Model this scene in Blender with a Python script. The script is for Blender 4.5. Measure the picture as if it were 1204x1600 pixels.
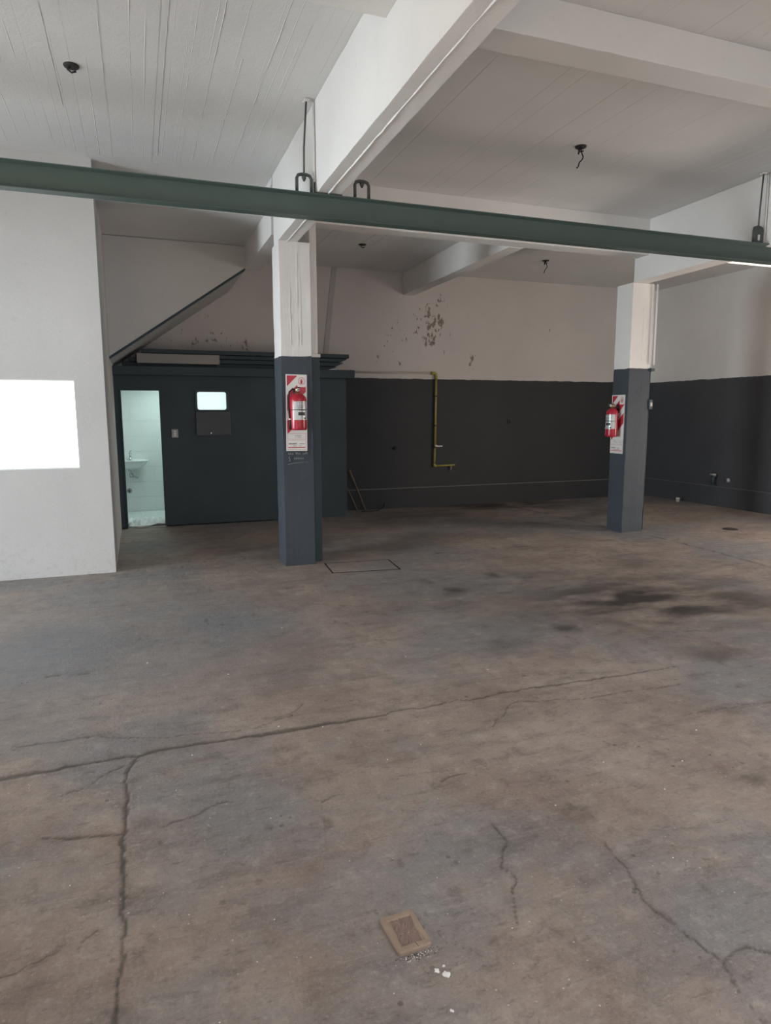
import bpy, bmesh, math, random
import numpy as np
from mathutils import Vector, Matrix

for o in list(bpy.data.objects): bpy.data.objects.remove(o)
S = bpy.context.scene
COL = S.collection
PI = math.pi

# ------------------------------------------------------------------ camera
cam_d = bpy.data.cameras.new('camera')
cam = bpy.data.objects.new('camera', cam_d); COL.objects.link(cam)
S.camera = cam
YAW, PITCH, ROLL = 0.35011, 0.143925, -0.00261
cam.location = (0, 0, 1.6)
fw = Vector((math.sin(YAW)*math.cos(PITCH), math.cos(YAW)*math.cos(PITCH), -math.sin(PITCH)))
rt = Vector((math.cos(YAW), -math.sin(YAW), 0)); up = rt.cross(fw)
r2 = rt*math.cos(ROLL) + up*math.sin(ROLL); u2 = up*math.cos(ROLL) - rt*math.sin(ROLL)
cam.matrix_world = Matrix(((r2.x, u2.x, -fw.x, 0), (r2.y, u2.y, -fw.y, 0), (r2.z, u2.z, -fw.z, 1.6), (0, 0, 0, 1)))
cam_d.sensor_fit = 'VERTICAL'; cam_d.sensor_height = 36.0
cam_d.lens = 1050.7/1600*36.0
cam_d.clip_start = 0.05; cam_d.clip_end = 100

# ------------------------------------------------------------------ world, lights, exposure
w = bpy.data.worlds.new('world'); S.world = w; w.use_nodes = True
w.node_tree.nodes['Background'].inputs[0].default_value = (0.75, 0.85, 1.0, 1)
w.node_tree.nodes['Background'].inputs[1].default_value = 1.0

def area(name, loc, target, sx, sy, power, color):
    d = bpy.data.lights.new(name, 'AREA'); d.shape = 'RECTANGLE'; d.size = sx; d.size_y = sy
    d.energy = power; d.color = color
    o = bpy.data.objects.new(name, d); COL.objects.link(o); o.location = loc
    o.rotation_euler = (Vector(target)-Vector(loc)).to_track_quat('-Z', 'Z').to_euler()
    return o
# daylight at the gate behind the camera, at the doorway in the left wall; light inside the bathroom
area('gate_daylight', (3.2, -3.1, 1.45), (3.2, 5, 1.45), 7.2, 2.7, 48, (1.0, 0.89, 0.80))
area('added_roof_fill', (3.85, -.6, 4.12), (3.85, -.6, 0), 4.2, 3.1, 76, (1.0, 0.94, 0.87))  # added fill from an unseen roof opening, to lift the floor
area('added_right_fill', (9.40, 4.6, 1.2), (2.0, 8.4, 1.0), 1.6, 2.0, 120, (1.0, 0.86, 0.74))  # added fill from an unseen doorway, warming the farther column
area('side_door_daylight', (-8.5, 4.1, 1.35), (6.0, 7.2, 2.2), 2.6, 2.3, 780, (0.86, 0.95, 1.0))
# added spot through an unseen roof opening; its floor bounce brightens the left bay
sd = bpy.data.lights.new('added_bounce_spot', 'SPOT'); sd.energy = 46000; sd.color = (1.0, 0.93, 0.80); sd.spot_size = math.radians(22); sd.spot_blend = .1; sd.shadow_soft_size = .05
so = bpy.data.objects.new('added_bounce_spot', sd); COL.objects.link(so); so.location = (-2.6, -.5, 7.5); so.rotation_euler = (0, 0, 0)
area('bathroom_light', (0.6, 11.0, 2.15), (0.6, 11.0, 0), 1.0, 0.7, 17, (0.80, 1.0, 0.96))

S.view_settings.view_transform = 'Standard'; S.view_settings.look = 'None'
S.view_settings.gamma = 1; S.view_settings.use_curve_mapping = False
S.view_settings.exposure = 0.2

# ------------------------------------------------------------------ materials
def N(nt, t, **k):
    n = nt.nodes.new(t)
    for a, b in k.items(): setattr(n, a, b)
    return n
def newmat(name):
    m = bpy.data.materials.new(name); m.use_nodes = True
    nt = m.node_tree; b = nt.nodes['Principled BSDF']
    return m, nt, b
def math_n(nt, op, a, b=None, c=None, clamp=False):
    n = N(nt, 'ShaderNodeMath', operation=op); n.use_clamp = clamp
    for i, v in enumerate((a, b, c)):
        if v is None: continue
        if isinstance(v, (int, float)): n.inputs[i].default_value = v
        else: nt.links.new(v, n.inputs[i])
    return n.outputs[0]
def mixc(nt, f, a, b, mode='MIX'):
    n = N(nt, 'ShaderNodeMix', data_type='RGBA', blend_type=mode)
    if isinstance(f, (int, float)): n.inputs[0].default_value = f
    else: nt.links.new(f, n.inputs[0])
    for i, v in ((6, a), (7, b)):
        if isinstance(v, tuple): n.inputs[i].default_value = (*v[:3], 1)
        else: nt.links.new(v, n.inputs[i])
    return n.outputs[2]
def ramp(nt, x, lo, hi):
    n = N(nt, 'ShaderNodeMapRange'); n.clamp = True
    nt.links.new(x, n.inputs[0]); n.inputs[1].default_value = lo; n.inputs[2].default_value = hi
    return n.outputs[0]
def noise(nt, vec, scale, detail=4, rough=.55):
    n = N(nt, 'ShaderNodeTexNoise'); n.inputs['Scale'].default_value = scale
    n.inputs['Detail'].default_value = detail; n.inputs['Roughness'].default_value = rough
    if vec is not None: nt.links.new(vec, n.inputs['Vector'])
    return n.outputs[0]
def bump(nt, bs, h, strength, dist):
    b = N(nt, 'ShaderNodeBump'); b.inputs['Strength'].default_value = strength; b.inputs['Distance'].default_value = dist
    nt.links.new(h, b.inputs['Height']); nt.links.new(b.outputs[0], bs.inputs['Normal'])
def pos(nt):
    return N(nt, 'ShaderNodeNewGeometry').outputs['Position']

def simple(name, c, rough=.5, metal=0., var=.12, scale=18, bstr=.15, emit=None, es=0):
    m, nt, b = newmat(name)
    p = N(nt, 'ShaderNodeTexCoord').outputs['Object']
    n = noise(nt, p, scale)
    dark = tuple(v*(1-var) for v in c); light = tuple(min(1, v*(1+var)) for v in c)
    nt.links.new(mixc(nt, n, dark, light), b.inputs['Base Color'])
    b.inputs['Roughness'].default_value = rough; b.inputs['Metallic'].default_value = metal
    if bstr: bump(nt, b, n, bstr, .004)
    if emit: b.inputs['Emission Color'].default_value = (*emit, 1); b.inputs['Emission Strength'].default_value = es
    return m

WHITE = (0.74, 0.725, 0.70)
DARK = (0.060, 0.071, 0.085)
def sub(nt, p, c):
    v = N(nt, 'ShaderNodeVectorMath', operation='SUBTRACT'); nt.links.new(p, v.inputs[0]); v.inputs[1].default_value = c
    return v.outputs[0]
def blob(nt, p, c, r):
    """soft ellipsoid mask around a world point"""
    v = N(nt, 'ShaderNodeVectorMath', operation='DIVIDE'); nt.links.new(sub(nt, p, c), v.inputs[0]); v.inputs[1].default_value = r
    l = N(nt, 'ShaderNodeVectorMath', operation='LENGTH'); nt.links.new(v.outputs[0], l.inputs[0])
    return ramp(nt, l.outputs['Value'], 1.0, 0.35)
def painted(name, white=WHITE, dado=2.2, DARK=DARK, peel=(), grain='plaster', brough=.75, scuff=True):
    """whitewash above, dark paint below the dado line; peeled patches at the given world places"""
    m, nt, b = newmat(name)
    p = pos(nt)
    n1 = noise(nt, p, 1.3, 5); n2 = noise(nt, p, 14, 6, .65); n3 = noise(nt, p, 60, 3)
    col = mixc(nt, ramp(nt, n1, .35, .7), tuple(v*.93 for v in white), white)
    col = mixc(nt, math_n(nt, 'MULTIPLY', ramp(nt, n2, .62, .75), .35), col, tuple(v*.72 for v in white))
    h = math_n(nt, 'ADD', math_n(nt, 'MULTIPLY', n2, .6), math_n(nt, 'MULTIPLY', n3, .4))
    if grain == 'board':
        v = N(nt, 'ShaderNodeVectorMath', operation='MULTIPLY'); nt.links.new(p, v.inputs[0]); v.inputs[1].default_value = (9, 9, .7)
        n4 = noise(nt, v.outputs[0], 4, 5); h = math_n(nt, 'ADD', h, n4)
    if peel:
        tot = None
        for c, r, th in peel:
            k = math_n(nt, 'MULTIPLY', blob(nt, p, c, r), th)
            tot = k if tot is None else math_n(nt, 'MAXIMUM', tot, k)
        v = N(nt, 'ShaderNodeVectorMath', operation='MULTIPLY'); nt.links.new(p, v.inputs[0]); v.inputs[1].default_value = (1.4, 1, .8)
        pn = math_n(nt, 'ADD', math_n(nt, 'MULTIPLY', noise(nt, v.outputs[0], 14, 5, .66), .62), math_n(nt, 'MULTIPLY', noise(nt, v.outputs[0], 5, 4, .6), .40))
        mk = ramp(nt, math_n(nt, 'ADD', pn, math_n(nt, 'MULTIPLY', tot, .242)), .735, .76)
        mk = math_n(nt, 'MULTIPLY', mk, ramp(nt, tot, .02, .1))
        pc = mixc(nt, noise(nt, p, 30), (0.13, 0.09, 0.08), (0.36, 0.30, 0.26))
        col = mixc(nt, mk, col, pc)
        h = math_n(nt, 'SUBTRACT', h, mk)
    if scuff == 'low':
        sz = N(nt, 'ShaderNodeSeparateXYZ'); nt.links.new(p, sz.inputs[0])
        g = math_n(nt, 'MULTIPLY', ramp(nt, sz.outputs[2], .55, .0), ramp(nt, noise(nt, p, 24, 7, .75), .52, .66))
        col = mixc(nt, math_n(nt, 'MULTIPLY', g, .4), col, (0.30, 0.27, 0.24))
    rough = brough
    if dado is not None:
        sx = N(nt, 'ShaderNodeSeparateXYZ'); nt.links.new(p, sx.inputs[0])
        zz = math_n(nt, 'ADD', sx.outputs[2], math_n(nt, 'MULTIPLY', noise(nt, p, 5, 2), .03))
        below = math_n(nt, 'LESS_THAN', zz, dado+.015)
        dcol = mixc(nt, ramp(nt, n1, .3, .7), tuple(v*.85 for v in DARK), DARK)
        dcol = mixc(nt, math_n(nt, 'MULTIPLY', ramp(nt, noise(nt, p, 22, 6, .7), .66, .72), .35), dcol, (0.16, 0.16, 0.16))
        col = mixc(nt, below, col, dcol)
        rr = N(nt, 'ShaderNodeMapRange'); nt.links.new(below, rr.inputs[0]); rr.inputs[3].default_value = brough; rr.inputs[4].default_value = .58
        nt.links.new(rr.outputs[0], b.inputs['Roughness'])
    else:
        b.inputs['Roughness'].default_value = brough
    b.inputs['Specular IOR Level'].default_value = .22
    nt.links.new(col, b.inputs['Base Color'])
    bump(nt, b, h, .5, .006)
    return m

M = {}
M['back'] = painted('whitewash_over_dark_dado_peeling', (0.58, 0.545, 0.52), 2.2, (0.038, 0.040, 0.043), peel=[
    ((4.75, 10.77, 3.05), (.55, .4, .75), .85), ((4.15, 10.77, 2.9), (.5, .4, .6), .6), ((4.95, 10.77, 3.45), (.22, .3, .3), .75),
    ((5.55, 10.77, 2.48), (.14, .3, .28), .95), ((4.0, 10.77, 2.55), (.6, .3, .35), .55), ((6.9, 10.77, 3.05), (.4, .3, .35), .5),
    ((1.0, 10.77, 2.75), (1.3, .4, .35), .62), ((1.55, 10.77, 2.65), (.3, .4, .28), .85), ((1.0, 10.77, 3.1), (.8, .4, .4), .45)])
M['wall'] = painted('whitewash_over_dark_dado', (0.82, 0.785, 0.75), 2.2, (0.085, 0.088, 0.096))
M['column'] = painted('board_marked_column_paint', (0.74, 0.72, 0.695), 2.195, grain='board')
M['white'] = painted('whitewash', WHITE, None)
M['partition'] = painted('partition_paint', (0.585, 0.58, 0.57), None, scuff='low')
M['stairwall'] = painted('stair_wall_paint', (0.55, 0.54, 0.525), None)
M['ceil'] = painted('ceiling_whitewash', (0.72, 0.715, 0.70), None)
M['beam'] = painted('beam_whitewash', (0.75, 0.735, 0.71), None, grain='plaster')
def darkpaint():
    m, nt, b = newmat('dark_slate_paint'); p = pos(nt)
    n1 = noise(nt, p, 2.0, 5); n2 = noise(nt, p, 20, 5, .65)
    c = mixc(nt, ramp(nt, n1, .3, .7), (0.036, 0.053, 0.062), (0.046, 0.066, 0.077))
    nt.links.new(c, b.inputs['Base Color']); b.inputs['Roughness'].default_value = .5; b.inputs['Specular IOR Level'].default_value = .25
    bump(nt, b, n2, .35, .004); return m
M['slate'] = darkpaint()
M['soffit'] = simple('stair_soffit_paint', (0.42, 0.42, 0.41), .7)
M['green'] = simple('green_steel_paint', (0.070, 0.104, 0.092), .45, var=.12, scale=5, bstr=.1)
M['hangsteel'] = simple('grey_green_steel', (0.075, 0.085, 0.080), .5, .3)
M['iron'] = simple('dark_iron', (0.035, 0.033, 0.033), .6, .3)
M['red'] = simple('extinguisher_red', (0.40, 0.018, 0.035), .25, var=.04, bstr=0)
M['black'] = simple('black_rubber', (0.012, 0.012, 0.013), .5)
M['signred'] = simple('sign_red', (0.47, 0.025, 0.05), .45, var=.05, bstr=0)
M['signwhite'] = simple('sign_white', (0.70, 0.69, 0.66), .45, var=.04, bstr=0)
M['label'] = simple('label_silver', (0.50, 0.52, 0.51), .3, .2, var=.05, bstr=0)
M['print'] = simple('black_print', (0.03, 0.03, 0.03), .5, bstr=0)
M['greyprint'] = simple('grey_print', (0.22, 0.21, 0.21), .5, bstr=0)
M['brass'] = simple('brass', (0.55, 0.42, 0.2), .3, .9, bstr=0)
M['steel'] = simple('chrome', (0.5, 0.5, 0.5), .2, .9, bstr=0)
M['yellow'] = simple('yellow_gas_paint', (0.34, 0.30, 0.06), .45)
M['cream'] = simple('cream_pipe_paint', (0.45, 0.41, 0.34), .5)
M['whitepl'] = simple('white_plastic', (0.72, 0.72, 0.70), .4, bstr=.05)
M['plate'] = simple('switch_plate', (0.36, 0.36, 0.35), .45, bstr=0)
M['ceramic'] = simple('ceramic', (0.75, 0.8, 0.78), .12, var=.02, bstr=0)
M['tile'] = simple('bathroom_tile', (0.68, 0.74, 0.71), .25, var=.03, bstr=0)
M['grout'] = simple('tile_grout', (0.58, 0.64, 0.61), .8)
M['cloth'] = simple('white_plastic_sheet', (0.72, 0.76, 0.74), .5, var=.08)
M['panel'] = simple('dark_panel', (0.036, 0.044, 0.052), .4)
M['greybox'] = simple('grey_primer_board', (0.29, 0.275, 0.26), .7, var=.15, scale=4)
M['wood'] = simple('old_wood', (0.15, 0.115, 0.085), .8, var=.3)
M['brick'] = simple('worn_terracotta', (0.33, 0.255, 0.195), .85, var=.3, scale=30, bstr=.4)
M['brickcore'] = simple('worn_dark_brick', (0.24, 0.175, 0.15), .9, var=.4, scale=60, bstr=.8)
M['hatch'] = simple('cement_lid', (0.15, 0.13, 0.12), .85, var=.2, scale=9, bstr=.5)
M['joint'] = simple('dark_joint', (0.03, 0.027, 0.025), .9)
M['chip'] = simple('white_plaster_chip', (0.85, 0.85, 0.84), .8, bstr=0)
M['lampglow'] = simple('lamp_diffuser', (0.9, 0.9, 0.8), .5, bstr=0, emit=(1.0, 0.95, 0.80), es=1.0)
M['litpane'] = simple('lit_frosted_pane', (0.8, 0.85, 0.85), .6, bstr=0, emit=(0.90, 1.0, 0.98), es=2.0)
M['chalk'] = simple('pale_scratches', (0.33, 0.36, 0.36), .8, bstr=0)

def floor_mat():
    m, nt, b = newmat('worn_concrete'); p = pos(nt)
    a = N(nt, 'ShaderNodeAttribute', attribute_name='crack').outputs['Fac']
    st = N(nt, 'ShaderNodeAttribute', attribute_name='stain').outputs['Fac']
    bl = N(nt, 'ShaderNodeAttribute', attribute_name='blue_sheen').outputs['Fac']
    n0 = noise(nt, p, .55, 6, .6); n1 = noise(nt, p, 1.7, 7, .65); n2 = noise(nt, p, 9, 8, .7); n3 = noise(nt, p, 70, 4, .7)
    v = N(nt, 'ShaderNodeVectorMath', operation='MULTIPLY'); nt.links.new(p, v.inputs[0]); v.inputs[1].default_value = (.6, 2.2, 1)
    n4 = noise(nt, v.outputs[0], 3.2, 7, .7)
    c = mixc(nt, ramp(nt, n1, .38, .62), (0.27, 0.213, 0.184), (0.385, 0.322, 0.28))
    c = mixc(nt, math_n(nt, 'MULTIPLY', ramp(nt, n0, .47, .58), .8), c, (0.235, 0.238, 0.247))
    c = mixc(nt, math_n(nt, 'MULTIPLY', ramp(nt, n4, .52, .68), .6), c, (0.15, 0.132, 0.12))
    c = mixc(nt, math_n(nt, 'MULTIPLY', ramp(nt, n2, .54, .72), .5), c, (0.50, 0.46, 0.415))
    c = mixc(nt, math_n(nt, 'MULTIPLY', ramp(nt, n2, .47, .30), .6), c, (0.13, 0.115, 0.105))
    c = mixc(nt, math_n(nt, 'MULTIPLY', ramp(nt, noise(nt, p, 2.6, 5, .6), .58, .70), .35), c, (0.36, 0.28, 0.215))
    c = mixc(nt, math_n(nt, 'MULTIPLY', ramp(nt, n3, .55, .72), .35), c, (0.55, 0.52, 0.48))
    c = mixc(nt, math_n(nt, 'MULTIPLY', ramp(nt, n3, .45, .30), .35), c, (0.12, 0.11, 0.10))
    c = mixc(nt, math_n(nt, 'MULTIPLY', bl, .7), c, (0.165, 0.18, 0.205))
    n5 = noise(nt, p, 28, 5, .7); n6 = noise(nt, v.outputs[0], 14, 5, .7)
    c = mixc(nt, math_n(nt, 'MULTIPLY', math_n(nt, 'MULTIPLY', ramp(nt, n5, .57, .66), ramp(nt, noise(nt, p, 1.9, 3), .50, .62)), .40), c, (0.125, 0.108, 0.098))
    c = mixc(nt, math_n(nt, 'MULTIPLY', ramp(nt, n6, .58, .70), .40), c, (0.46, 0.43, 0.39))
    c = mixc(nt, math_n(nt, 'MULTIPLY', ramp(nt, n6, .42, .32), .45), c, (0.12, 0.105, 0.095))
    # small pale flecks and dark pocks
    vo = N(nt, 'ShaderNodeTexVoronoi'); vo.inputs['Scale'].default_value = 26; nt.links.new(p, vo.inputs['Vector'])
    fl = math_n(nt, 'MULTIPLY', math_n(nt, 'LESS_THAN', vo.outputs['Distance'], .085), ramp(nt, noise(nt, p, 3.1, 3), .52, .6))
    c = mixc(nt, math_n(nt, 'MULTIPLY', fl, .8), c, (0.62, 0.60, 0.57))
    vo2 = N(nt, 'ShaderNodeTexVoronoi'); vo2.inputs['Scale'].default_value = 11; nt.links.new(p, vo2.inputs['Vector'])
    pk = math_n(nt, 'MULTIPLY', ramp(nt, math_n(nt, 'ADD', vo2.outputs['Distance'], math_n(nt, 'MULTIPLY', n2, .12)), .17, .12), ramp(nt, noise(nt, p, 2.3, 3), .5, .6))
    c = mixc(nt, math_n(nt, 'MULTIPLY', pk, .55), c, (0.09, 0.08, 0.075))
    c = mixc(nt, math_n(nt, 'MULTIPLY', st, 1.0, clamp=True), c, (0.055, 0.045, 0.040))
    c = mixc(nt, math_n(nt, 'MULTIPLY', a, .75), c, (0.075, 0.06, 0.05))
    nt.links.new(c, b.inputs['Base Color'])
    r = N(nt, 'ShaderNodeMapRange'); nt.links.new(n1, r.inputs[0]); r.inputs[3].default_value = .42; r.inputs[4].default_value = .68
    nt.links.new(r.outputs[0], b.inputs['Roughness'])
    b.inputs['Specular IOR Level'].default_value = .32
    h = math_n(nt, 'ADD', math_n(nt, 'MULTIPLY', n2, 1.0), math_n(nt, 'MULTIPLY', n3, .35))
    h = math_n(nt, 'SUBTRACT', h, math_n(nt, 'MULTIPLY', pk, .4))
    h = math_n(nt, 'SUBTRACT', h, math_n(nt, 'MULTIPLY', ramp(nt, n5, .56, .66), .25))
    bump(nt, b, h, .8, .009)
    return m
M['floor'] = floor_mat()

# ------------------------------------------------------------------ mesh helpers
def box(bm, x0, x1, y0, y1, z0, z1, mi=0):
    v = [bm.verts.new(p) for p in ((x0,y0,z0),(x1,y0,z0),(x1,y1,z0),(x0,y1,z0),(x0,y0,z1),(x1,y0,z1),(x1,y1,z1),(x0,y1,z1))]
    for f in ((0,3,2,1),(4,5,6,7),(0,1,5,4),(1,2,6,5),(2,3,7,6),(3,0,4,7)):
        fc = bm.faces.new([v[i] for i in f]); fc.material_index = mi
    return v
def quad(bm, pts, mi=0):
    f = bm.faces.new([bm.verts.new(p) for p in pts]); f.material_index = mi; return f
def ring_pts(c, n, r, ax, k):
    a = Vector(ax).normalized(); t = Vector((0,0,1)) if abs(a.z) < .9 else Vector((1,0,0))
    u = a.cross(t).normalized(); v = a.cross(u)
    return [Vector(c)+u*math.cos(2*PI*i/k)*r+v*math.sin(2*PI*i/k)*r for i in range(k)]
def tube(bm, pts, r, k=10, cap=True, mi=0):
    pts = [Vector(p) for p in pts]; rings = []
    rs = r if isinstance(r, (list, tuple)) else [r]*len(pts)
    a0 = None
    for i, p in enumerate(pts):
        d = (pts[min(i+1, len(pts)-1)]-pts[max(i-1, 0)]).normalized()
        if a0 is None:
            t = Vector((0,0,1)) if abs(d.z) < .9 else Vector((1,0,0)); a0 = d.cross(t).normalized()
        a0 = (a0-d*a0.dot(d)).normalized(); b0 = d.cross(a0)
        rings.append([bm.verts.new(p+(a0*math.cos(2*PI*j/k)+b0*math.sin(2*PI*j/k))*rs[i]) for j in range(k)])
    for A, B in zip(rings, rings[1:]):
        for j in range(k):
            f = bm.faces.new((A[j], A[(j+1)%k], B[(j+1)%k], B[j])); f.smooth = True; f.material_index = mi
    if cap:
        bm.faces.new(list(reversed(rings[0]))).material_index = mi; bm.faces.new(rings[-1]).material_index = mi
def lathe(bm, prof, c=(0,0,0), k=28, mi=0):
    """prof: (radius, z) from bottom to top"""
    rings = [[bm.verts.new((c[0]+r*math.cos(2*PI*j/k), c[1]+r*math.sin(2*PI*j/k), c[2]+z)) for j in range(k)] for r, z in prof]
    for A, B in zip(rings, rings[1:]):
        for j in range(k):
            f = bm.faces.new((A[j], A[(j+1)%k], B[(j+1)%k], B[j])); f.smooth = True; f.material_index = mi
    bm.faces.new(list(reversed(rings[0]))).material_index = mi; bm.faces.new(rings[-1]).material_index = mi
def obj(name, bm, mats, parent=None, bevel=0, loc=None):
    me = bpy.data.meshes.new(name); bmesh.ops.recalc_face_normals(bm, faces=bm.faces); bm.to_mesh(me); bm.free()
    for m in (mats if isinstance(mats, (list, tuple)) else [mats]): me.materials.append(m)
    o = bpy.data.objects.new(name, me); COL.objects.link(o)
    if parent: o.parent = parent
    if loc: o.location = loc
    if bevel:
        b = o.modifiers.new('bevel', 'BEVEL'); b.width = bevel; b.segments = 2; b.limit_method = 'ANGLE'
    return o
def BM(): return bmesh.new()
def boxobj(name, dims, mat, parent=None, bevel=0):
    bm = BM(); box(bm, *dims); return obj(name, bm, mat, parent, bevel)
def thing(name, label, cat, loc=(0,0,0), rz=0, group=None):
    o = bpy.data.objects.new(name, None); COL.objects.link(o); o.location = loc; o.rotation_euler = (0,0,rz)
    o.empty_display_size = .1; o['label'] = label; o['category'] = cat
    if group: o['group'] = group
    return o
def tag(o, label, cat, group=None):
    o['label'] = label; o['category'] = cat
    if group: o['group'] = group
    return o
def struct(o, label=None):
    o['kind'] = 'structure'
    if label: o['label'] = label
    return o
def rough_grid(bm, p0, ux, uy, nx, ny, amp, seed, nrm):
    """a slightly uneven plastered face"""
    rnd = random.Random(seed); p0, ux, uy, nrm = map(Vector, (p0, ux, uy, nrm))
    g = [[bm.verts.new(p0+ux*(i/nx)+uy*(j/ny)+(nrm*rnd.uniform(-amp, amp) if 0 < i < nx and 0 < j < ny else Vector())) for i in range(nx+1)] for j in range(ny+1)]
    for j in range(ny):
        for i in range(nx): bm.faces.new((g[j][i], g[j][i+1], g[j+1][i+1], g[j+1][i])).smooth = True

# ------------------------------------------------------------------ floor
rng = np.random.default_rng(7)
def vnoise(x, y, s, seed):
    r = np.random.default_rng(seed); T = r.random((256, 256))
    X = x*s+50; Y = y*s+50; xi = np.floor(X).astype(int); yi = np.floor(Y).astype(int); fx = X-xi; fy = Y-yi
    fx = fx*fx*(3-2*fx); fy = fy*fy*(3-2*fy)
    g = lambda a, b: T[a % 256, b % 256]
    return (g(xi, yi)*(1-fx)+g(xi+1, yi)*fx)*(1-fy)+(g(xi, yi+1)*(1-fx)+g(xi+1, yi+1)*fx)*fy
def fbm(x, y, s, seed, o=4):
    t = 0; a = .5
    for i in range(o): t = t+a*vnoise(x, y, s*2**i, seed+i); a *= .5
    return t
CR=[(2.3,[(-3.2,3.25),(-0.66,3.21),(-0.4,3.22),(-0.07,3.22),(0.11,3.24),(0.35,3.23),(0.54,3.22),(0.81,3.23),(1.18,3.23)]),(0.9,[(1.18,3.24),(1.62,3.24),(2.03,3.26),(2.51,3.24),(3.14,3.23)]),(1.1,[(-0.08,3.2),(-0.12,3.08),(-0.13,2.77),(-0.13,2.44),(-0.13,2.24),(-0.13,2.0),(-0.13,1.83),(-0.13,1.72),(-0.13,.5)]),(0.8,[(-0.07,3.17),(-0.19,3.11),(-0.29,3.03),(-0.4,2.96)]),(0.7,[(-0.61,4.47),(-0.44,4.43),(-0.33,4.44)]),(0.6,[(-0.62,3.52),(-0.28,3.5),(-0.06,3.4),(0.18,3.35),(0.49,3.3),(0.68,3.38),(0.78,3.51)]),(0.9,[(-0.42,2.68),(-0.27,2.63),(-0.14,2.61)]),(0.6,[(1.92,3.12),(2.3,3.02),(2.56,3.02),(2.96,2.99)]),(0.5,[(1.92,3.12),(1.81,3.04),(1.65,2.9)]),(0.5,[(2.65,2.64),(2.83,2.66),(3.08,2.64),(3.41,2.6)]),(0.8,[(1.23,2.17),(1.22,2.04),(1.14,1.92),(1.14,1.85),(1.05,1.68)]),(0.7,[(1.57,1.91),(1.54,1.77),(1.49,1.59),(1.51,1.5),(1.53,1.32),(1.65,1.34),(1.71,1.31)]),(0.6,[(1.53,1.32),(1.49,1.21),(1.47,1.13)]),(1.2,[(6.3,7.0),(6.29,6.01),(6.18,5.11),(6.05,4.34)]),(1.2,[(6.08,10.06),(6.18,8.99),(6.23,7.85)]),(0.5,[(3.17,7.0),(3.89,7.01),(4.95,7.04)]),(0.6,[(-0.45,2.0),(-0.38,2.03),(-0.31,2.05)]),(0.8,[(1.18,2.51),(1.31,2.55)]),(0.6,[(-0.01,2.59),(0.1,2.61),(0.24,2.68),(0.3,2.68)]),(0.6,[(0.64,2.54),(0.72,2.56)]),(0.5,[(1.18,6.04),(1.46,6.06)]),(0.6,[(-0.26,2.04),(-0.2,2.09)])]
ST=[(3.3,4.9,1.7,1.1,.30),(4.1,4.5,1.3,.95,.95),(2.4,7.8,1.5,.9,.30),(4.5,9.6,2.4,1.2,.45),(2.58,5.35,0.16,0.21,0.8),(2.53,5.79,0.11,0.13,0.6),(3.27,5.82,0.12,0.14,0.7),(3.99,4.53,0.71,0.61,0.7),(3.34,4.37,0.46,0.52,0.6),(2.93,4.12,0.14,0.13,0.7),(3.78,3.77,0.09,0.08,0.8),(6.04,10.34,1.91,0.82,0.9),(4.67,5.72,0.74,0.4,0.5),(5.0,4.53,0.35,0.31,0.6),(3.74,5.61,0.45,0.35,0.45),(4.76,10.0,0.85,0.63,0.4),(2.47,2.05,0.06,0.05,0.9),(-0.4,3.97,0.16,0.14,0.4),(3.32,8.14,0.51,0.45,0.4),(5.86,8.69,1.17,0.54,0.5),(2.35,4.07,0.27,0.2,0.4),(3.6,3.33,0.34,0.2,0.5),(1.72,5.38,0.39,0.21,0.2),(1.59,2.11,0.07,0.07,0.6),(0.73,4.03,0.24,0.16,0.25),(7.02,9.12,0.63,0.48,0.6)]
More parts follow.
